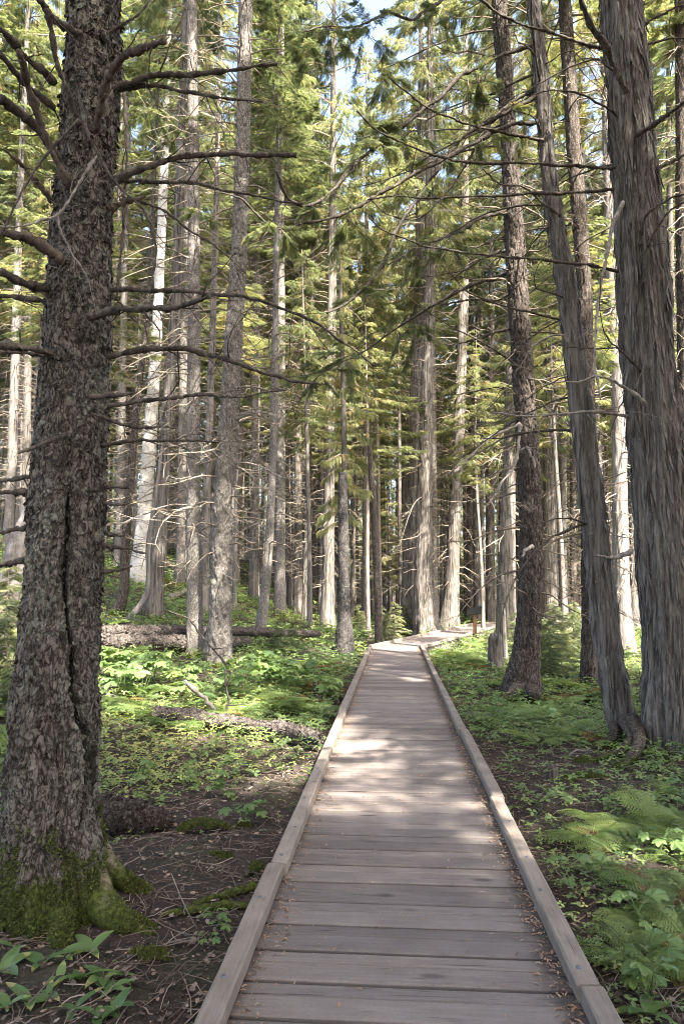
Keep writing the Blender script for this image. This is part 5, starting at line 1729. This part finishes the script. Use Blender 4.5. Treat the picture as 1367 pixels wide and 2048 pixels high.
log_thing('splintered_wood', 'splintered slab of wood on the ground beside the right kerb', [(935, 1432, 0.035), (970, 1440, 0.05), (1008, 1450, 0.045)], 'greywood', 1550, 10, 20, 'wood', 0.5)
log_thing('mossy_branch', 'upper mossy branch lying beside the left kerb', [(385, 1815, 0.016), (440, 1800, 0.024), (512, 1778, 0.024)], 'mossroot', 1560, 14, 50, 'branch', 0.4)
log_thing('mossy_branch', 'lower mossy branch lying beside the left kerb', [(320, 1832, 0.012), (390, 1826, 0.024), (440, 1820, 0.026), (498, 1818, 0.022)], 'mossroot', 1565, 14, 50, 'branch', 0.4)
log_thing('surface_root', 'bare reddish root on the soil in front of the leaning cedar', [(1105, 1597, 0.012), (1140, 1592, 0.022), (1175, 1578, 0.018)], 'barelimb', 1570, 12, 30, 'root', 0.3)
log_thing('fallen_log', 'short reddish log between hemlock and leaning cedar among ferns', [(1160, 1478, 0.05), (1220, 1468, 0.05)], 'barelimb', 1575, 20, 30)


def stick(label, pts, r0, r1, mat, seed, twigs=2, name='fallen_branch'):
    """pts: (px, py, height above ground)"""
    W = []
    p0 = G(pts[0][0], pts[0][1])
    for (px, py, hh) in pts:
        a = U(px, py, 1.0) - CAM
        t = p0[1] if hh else None
        p = G(px, py) if not hh else CAM + a * (p0[1] + hh)
        W.append(p + np.array([0, 0, r0 * 0.6]))
    base = W[0].copy()
    n = len(pts) * 7
    Q = smooth_line(np.array(W), n)
    g = np.random.RandomState(seed)
    Q = Q + g.normal(0, r0 * 0.25, Q.shape)
    mb = MB()
    tube(mb, Q, np.linspace(r0, r1, n), 7, 0.3, 0, 0.25, seed)
    for _ in range(twigs):
        i = g.randint(n // 4, n - 1)
        v = g.normal(0, 1, 3); v[2] = abs(v[2]) * 0.6; v /= np.linalg.norm(v)
        ln = g.uniform(0.1, 0.35)
        s = np.linspace(0, 1, 5)[:, None]
        tube(mb, Q[i] + s * v * ln + s * s * g.normal(0, .05, 3), np.linspace(r1, r1 * .4, 5), 4, 0.3, 0)
    tag(link(name, mb.mesh(name, [M[mat]], True, base), None, base), label, 'branch')


stick('pale thick broken branch leaning among the shrubs before the twin firs', [(445, 1452, 0), (415, 1405, 0.001), (370, 1366, 0.001)], 0.032, 0.022, 'palelimb', 1600)
stick('curved dead branch arching in front of the twin firs', [(482, 1386, 0), (450, 1330, 0.05), (400, 1270, 0.1), (372, 1236, 0.1), (345, 1228, 0.1)], 0.022, 0.010, 'limb', 1603, 4)
stick('thin upright crooked stick rising beside the pale broken branch', [(443, 1452, 0), (456, 1405, 0.05), (450, 1365, 0.05), (450, 1335, 0.05)], 0.018, 0.010, 'limb', 1605)
stick('pale knobbly branch lying among plants right of the big conifer', [(213, 1392, 0), (270, 1405, 0), (305, 1430, 0)], 0.025, 0.02, 'palelimb', 1607)
stick('grey forked branch lying in front of the decayed log', [(330, 1425, 0), (370, 1428, 0), (405, 1447, 0)], 0.018, 0.012, 'palelimb', 1609, 4)
stick('short broken branch stub pointing up beside the left kerb', [(595, 1478, 0), (575, 1455, 0.0001), (556, 1440, 0.0001)], 0.018, 0.012, 'limb', 1611)
stick('white peeled stick standing against the roots of the big conifer', [(75, 1855, 0), (72, 1800, 0.0001), (66, 1745, 0.0001)], 0.011, 0.008, 'palelimb', 1613, 0)
stick('thin pale branch arched over soil beside the leaning cedar', [(1135, 1515, 0), (1150, 1503, 0.0001), (1180, 1510, 0)], 0.012, 0.008, 'palelimb', 1615)
stick('thin twig lying on the soil beside the right kerb', [(1130, 1795, 0), (1165, 1780, 0), (1207, 1768, 0)], 0.006, 0.004, 'palelimb', 1617)
stick('curved bare stick on the soil below the mossy branches', [(350, 1886, 0), (395, 1880, 0), (402, 1866, 0)], 0.007, 0.005, 'palelimb', 1619)
stick('long pale twig across the soil at the lower left', [(255, 1915, 0), (330, 1890, 0), (420, 1868, 0)], 0.006, 0.003, 'palelimb', 1621)
stick('long dark twig lying below the short flaky log', [(300, 1835, 0), (350, 1700, 0), (425, 1680, 0)], 0.006, 0.004, 'limb', 1623)
stick('pale twig at the lower right corner beside the kerb', [(1260, 2015, 0), (1320, 2012, 0), (1372, 2018, 0)], 0.006, 0.004, 'palelimb', 1625)


def stump(name, label, px, py, r, hgt, mat, seed, hollow=True):
    p = G(px, py)
    ns, nz = 48, 40
    th = np.linspace(0, 2 * np.pi, ns, endpoint=False)
    g = np.random.RandomState(seed)
    rim = hgt * (0.72 + 0.28 * vnoise(np.stack([np.cos(th) * 1.6, np.sin(th) * 1.6, th * 0], -1), seed) + 0.10 * vnoise(np.stack([np.cos(th) * 7, np.sin(th) * 7, th * 0], -1), seed + 1))
    V = []
    for i in range(nz):
        f = i / (nz - 1)
        z = -0.1 + (rim + 0.1) * f
        rr = r * (1 + 0.35 * np.exp(-(z + 0.1) / 0.15) - 0.10 * f)
        S = np.stack([np.cos(th) * rr, np.sin(th) * rr, z], -1)
        rr = rr * (1 + 0.14 * np.abs(vnoise(S * np.array([30, 30, 3]), seed + 2)) + 0.1 * vnoise(S * 6, seed + 3))
        V.append(np.stack([np.cos(th) * rr, np.sin(th) * rr, z], -1))
    for i in range(8):
        f = 1 - i / 7
        q = V[nz - 1].copy()
        k = 0.72 - 0.02 * i
        q[:, 0] *= k; q[:, 1] *= k
        q[:, 2] = q[:, 2] * (0.35 + 0.65 * f)
        V.append(q)
    V = np.array(V)
    n = len(V)
    i = np.arange(n - 1)[:, None] * ns
    j = np.arange(ns)[None]
    jn = (j + 1) % ns
    mb = MB()
    mb.add(V.reshape(-1, 3), np.stack([i + j, i + jn, i + ns + jn, i + ns + j], -1).reshape(-1, 4))
    mb.F.append(np.array([[(n - 1) * ns + q for q in range(ns)]])); mb.T.append(np.zeros(1)); mb.M.append(np.zeros(1, np.int32))
    tag(link(name, mb.mesh(name, [M[mat]], True), None, p), label, 'stump')


stump('rotten_stump', 'hollow grey rotten stump beside the slim grey pole', 990, 1342, 0.165, 1.0, 'rotten', 1700)
stump('small_stump', 'small weathered stump on the bare soil right of the boardwalk', 1103, 1560, 0.055, 0.16, 'rotten', 1705)
stump('small_stump', 'low rotten stump among ferns beside the left kerb', 632, 1398, 0.06, 0.30, 'barelimb', 1707)
stump('small_stump', 'small broken stump on the slope left of the dark cedar', 222, 1205, 0.07, 0.35, 'darksnag', 1709)


# --- sign, railing
def sign():
    p = np.array([4.72, 25.2, 0.0]); p[2] = float(H(p[0], p[1]))
    r = empty('interpretive_sign', p, 'small slanted interpretive sign on a brown post beside the boardwalk', 'sign')
    mb = MB(); box(mb, -0.055, 0.055, -0.055, 0.055, -0.1, 0.98)
    link('post', mb.mesh('post', [M['post']], False), r)
    mb = MB(); box(mb, -0.27, 0.27, -0.20, 0.20, -0.025, 0.025, bev=0.006)
    o = link('panel', mb.mesh('panel', [M['panel']], False), r, (0, 0, 1.06))
    o.rotation_euler = (R(34), R(-12), R(-24))
    p = np.array([14.0, 41.0, 0.0]); p[2] = float(H(p[0], p[1]))
    r = empty('interpretive_sign', p, 'tiny pale sign panel in front of the timber railing', 'sign')
    mb = MB(); box(mb, -0.05, 0.05, -0.05, 0.05, -0.1, 0.62)
    link('post', mb.mesh('post', [M['rail']], False), r)
    mb = MB(); box(mb, -0.35, 0.35, -0.25, 0.25, -0.025, 0.025)
    o = link('panel', mb.mesh('panel', [M['pale_panel']], False), r, (0, 0, 0.70))
    o.rotation_euler = (R(30), 0, R(-20))


sign()


def railing(x0, x1, y, label):
    z = float(H((x0 + x1) / 2, y)) + 0.1
    r = empty('timber_railing', (x0, y, z), label, 'railing')
    L = x1 - x0
    mb = MB(); box(mb, 0, L, -0.06, 0.06, 1.12, 1.18); link('top_rail', mb.mesh('top_rail', [M['rail']], False), r)
    mb = MB(); box(mb, 0, L, -0.035, 0.035, 0.10, 0.19); link('bottom_rail', mb.mesh('bottom_rail', [M['rail']], False), r)
    n = int(L / 1.6)
    for i in range(n + 1):
        xx = L * i / n
        mb = MB(); box(mb, xx - 0.05, xx + 0.05, 0.062, 0.16, -0.4, 1.115)
        link('post', mb.mesh('post', [M['rail']], False), r)
    mb = MB()
    xx = 0.1
    while xx < L - 0.08:
        box(mb, xx - 0.02, xx + 0.02, -0.075, -0.037, 0.05, 1.117)
        xx += 0.13
    link('slat_panel', mb.mesh('slat_panel', [M['rail']], False), r)


railing(12.2, 18.8, 42.5, 'dark timber footbridge railing far behind the leaning cedar')


# --- ground cover, litter
TRI = []
for a in (0, 110, -110):
    c, s = math.cos(R(a)), math.sin(R(a))
    for (px_, py_, pz_) in [(0, 0, 0), (0.42, 0.30, 0.05), (0.8, 0.22, 0.0), (1.0, 0, -0.12), (0.8, -0.22, 0.0), (0.42, -0.30, 0.05), (0.5, 0, -0.03)]:
        TRI.append((px_ * c - py_ * s, px_ * s + py_ * c, pz_))
TRI_F = []
for k in range(3):
    b = k * 7
    TRI_F += [(b, b + 6, b + 2, b + 1), (b + 6, b + 3, b + 2, b + 2), (b, b + 5, b + 4, b + 6), (b + 6, b + 4, b + 3, b + 3)]
TRI_F = [(f[0], f[1], f[2], f[3]) for f in TRI_F]
TRI_T = (np.array(TRI), np.array([[b + i for i in q] for b in (0, 7, 14) for q in ((0, 6, 1), (6, 2, 1), (6, 3, 2), (0, 5, 6), (5, 4, 6), (6, 4, 3))]))


def cover_density(x, y):
    off = x - (1.02 + (y - 13) * 0.0734)
    n = fbm(np.stack([x * 0.9, y * 0.9, x * 0], -1), 61, 3)
    left = np.clip((y - 4.8) / 0.9, 0.12, 1) * np.clip((-off - 0.8 - 0.9 * np.clip((7.3 - y) / 1.5, 0, 1)) / 0.4, 0.08, 1)
    rd = np.clip((off - 0.8) / 0.15, 0, 1)
    gap = np.clip(1 - np.abs(y - 7.3) / 1.7, 0, 1) * np.clip((2.6 - off) / 0.9, 0, 1)
    right = rd * (1 - 0.85 * np.clip(gap * 2, 0, 1)) * np.where(y < 3.6, 0.75, 1.0)
    d = np.where(off < 0, left, right)
    return np.clip(d * (1.1 + 0.65 * n), 0, 1)


def ground_cover():
    g = np.random.RandomState(77)
    mb = MB()
    for (y0, y1, dens, s0, s1, hmax) in [(2.2, 5.6, 420, 0.013, 0.036, 0.10), (5.6, 11, 330, 0.024, 0.062, 0.20), (11, 18, 120, 0.035, 0.085, 0.26), (18, 30, 55, 0.05, 0.12, 0.32), (30, 48, 9, 0.08, 0.17, 0.4)]:
        xa, xb = -0.55 * y1 - 1, 0.55 * y1 + 1
        n = int(dens * (xb - xa) * (y1 - y0))
        x = g.uniform(xa, xb, n); y = g.uniform(y0, y1, n)
        k = (g.uniform(0, 1, n) < cover_density(x, y)) & (bw_dist(x, y) > 0.80) & (np.abs(x) < 0.5 * y + 1.0)
        x, y = x[k], y[k]
        n = len(x)
        z = H(x, y) + hmax * g.uniform(0.15, 1, n) ** 1.3
        az = g.uniform(0, 6.283, n)
        d = np.stack([np.cos(az), np.sin(az), g.normal(-0.05, 0.2, n)], -1)
        up = np.array([0, 0, 1.]) + g.normal(0, 0.28, (n, 3))
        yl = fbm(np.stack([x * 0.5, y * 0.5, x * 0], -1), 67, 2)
        left_sun_tint = np.exp(-((x + 1.6) ** 2 / 1.6 + (y - 6.6) ** 2 / 2.5))  # sunlight in the left clearing, painted into the leaf tint
        t = np.clip(0.40 + 0.18 * yl + 0.28 * left_sun_tint + g.normal(0, 0.16, n), 0, 1)
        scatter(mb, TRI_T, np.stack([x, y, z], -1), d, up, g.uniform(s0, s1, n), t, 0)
    o = link('ground_cover', mb.mesh('ground_cover', [M['cover']], False))
    o['kind'] = 'stuff'
    o['label'] = 'low leafy green plants covering the forest floor'


ground_cover()


def litter():
    g = np.random.RandomState(78)
    mb = MB()
    # fine twigs
    N = 9500
    x = g.uniform(-4.5, 5.5, N * 3); y = 2.0 + 11 * g.uniform(0, 1, N * 3) ** 1.5
    k = (np.abs(x) < 0.5 * y + 0.5) & (bw_dist(x, y) > 0.80)
    x, y = x[k][:N], y[k][:N]
    for i in range(len(x)):
        L = g.uniform(0.05, 0.34) * (1.3 if g.uniform() < 0.1 else 0.8)
        az = g.uniform(0, 6.283)
        t = np.linspace(-0.5, 0.5, 4)
        cv = g.normal(0, 0.35)
        X = np.stack([x[i] + L * t * math.cos(az) - cv * L * t * t * math.sin(az), y[i] + L * t * math.sin(az) + cv * L * t * t * math.cos(az), t * 0], -1)
        X[:, 2] = H(X[:, 0], X[:, 1]) + 0.012 + g.uniform(0, 0.02) + g.normal(0, 0.006, 4)
        tube(mb, X, g.uniform(0.0012, 0.0035), 3, g.uniform(0.15, 0.85) ** 1.2, 0, cap=False)
    # needles, bark chips and dead leaves
    n = 30000
    x = g.uniform(-5, 6, n * 2); y = 2.0 + 11 * g.uniform(0, 1, n * 2) ** 1.5
    k = (np.abs(x) < 0.5 * y + 0.5) & (bw_dist(x, y) > 0.79)
    x, y = x[k][:n], y[k][:n]
    n = len(x)
    CH = (np.array([(0, -.3, 0), (.5, -.42, .06), (1, 0, .12), (.5, .4, .03), (0, .2, 0)]), np.array([[0, 1, 2, 3], [0, 3, 4, 4]])[:, :3])
    CH = (CH[0], np.array([[0, 1, 2], [0, 2, 3], [0, 3, 4]]))
    az = g.uniform(0, 6.283, n)
    d = np.stack([np.cos(az), np.sin(az), g.normal(0, .2, n)], -1)
    scatter(mb, CH, np.stack([x, y, H(x, y) + g.uniform(0.006, 0.03, n)], -1), d, np.array([0, 0, 1.]) + g.normal(0, .35, (n, 3)), 0.008 + 0.03 * g.uniform(0, 1, n) ** 3, g.uniform(0, 1, n) ** 1.3 * 0.95, 0)
    o = link('forest_litter', mb.mesh('forest_litter', [M['litter']], False))
    o['kind'] = 'stuff'
    o['label'] = 'twigs, bark chips and dead leaves littering the soil'
    # orange brown needles gathered on the deck along the kerbs
    mb = MB()
    n = 9500
    s = g.uniform(0.2, L1, n) ** 1.0
    s = L1 * g.uniform(0.02, 1, n) ** 1.25
    sd = np.where(g.uniform(0, 1, n) < 0.62, 1, -1)
    edge = W_OUT / 2 - K_W
    a = np.abs(g.normal(0, 0.062, n)) + 0.006
    wide = g.uniform(0, 1, n) < 0.10
    a[wide] = g.uniform(0.01, 1.2, wide.sum())
    off = sd * (edge - a)
    off = np.clip(off, -edge + 0.008, edge - 0.008)
    px_ = P_START[0] + U0[0] * s + U0[1] * off
    py_ = P_START[1] + U0[1] * s - U0[0] * off
    az = g.uniform(0, 6.283, n)
    d = np.stack([np.cos(az), np.sin(az), 0 * az], -1)
    NE = (np.array([(-.5, -.11, 0), (.0, -.16, .10), (.5, -.05, 0), (.5, .05, 0), (.0, .14, .14), (-.5, .1, 0)]), np.array([[0, 1, 4, 5], [1, 2, 3, 4]]))
    scatter(mb, NE, np.stack([px_, py_, np.full(n, 0.005)], -1), d, np.array([0, 0, 1.]) + g.normal(0, .15, (n, 3)), 0.009 + 0.024 * g.uniform(0, 1, n) ** 2, np.where(g.uniform(0, 1, n) < 0.55, g.uniform(0.85, 1, n), g.uniform(0.1, 0.8, n)), 0)
    o = link('deck_litter', mb.mesh('deck_litter', [M['litter']], False))
    o['kind'] = 'stuff'
    o['label'] = 'orange brown needles gathered along the kerbs of the boardwalk'


litter()


# --- moss cushions on the soil
def moss_cushion(px, py, rx, ry, hh, label, seed):
    p = G(px, py)
    g = np.random.RandomState(seed)
    mb = MB()
    n = int(9000 * rx * ry * 4 + 500)
    a = g.uniform(0, 6.283, n); q = np.sqrt(g.uniform(0, 1, n))
    q = q * (0.75 + 0.35 * np.sin(a * 2 + seed) * 0.6 + 0.15 * np.sin(a * 5 + seed))
    x, y = q * np.cos(a) * rx, q * np.sin(a) * ry
    zz = hh * (1 - np.minimum(q, 1) ** 2) + H(p[0] + x, p[1] + y) - p[2]
    LF = (np.array([(0, -.25, 0), (.6, -.3, .3), (1, 0, .75), (.6, .3, .3), (0, .25, 0)]), np.array([[0, 1, 2], [0, 2, 3], [0, 3, 4]]))
    az = g.uniform(0, 6.283, n)
    scatter(mb, LF, np.stack([x, y, zz], -1), np.stack([np.cos(az), np.sin(az), g.uniform(0.1, 1.2, n)], -1), np.array([0, 0, 1.]) + g.normal(0, .4, (n, 3)), g.uniform(0.010, 0.024, n), g.uniform(0.1, 0.95, n), 0)
    tag(link('moss_cushion', mb.mesh('moss_cushion', [M['moss']], False), None, p), label, 'moss')


moss_cushion(405, 1662, 0.22, 0.14, 0.07, 'green moss cushion on the soil right of the short flaky log', 1)
moss_cushion(488, 1657, 0.06, 0.05, 0.04, 'small round moss tuft beside the left kerb', 2)
moss_cushion(440, 1715, 0.10, 0.05, 0.02, 'flat moss patch on the soil between log and kerb', 3)
moss_cushion(300, 1915, 0.13, 0.05, 0.03, 'mossy patch below the roots of the big conifer', 4)
moss_cushion(1165, 1527, 0.16, 0.10, 0.05, 'yellow green moss cushion in front of the leaning cedar', 5)
moss_cushion(1170, 1560, 0.30, 0.12, 0.05, 'wide moss patch on the soil before the leaning cedar', 6)
moss_cushion(512, 1742, 0.05, 0.12, 0.03, 'thin moss strip against the left kerb', 7)
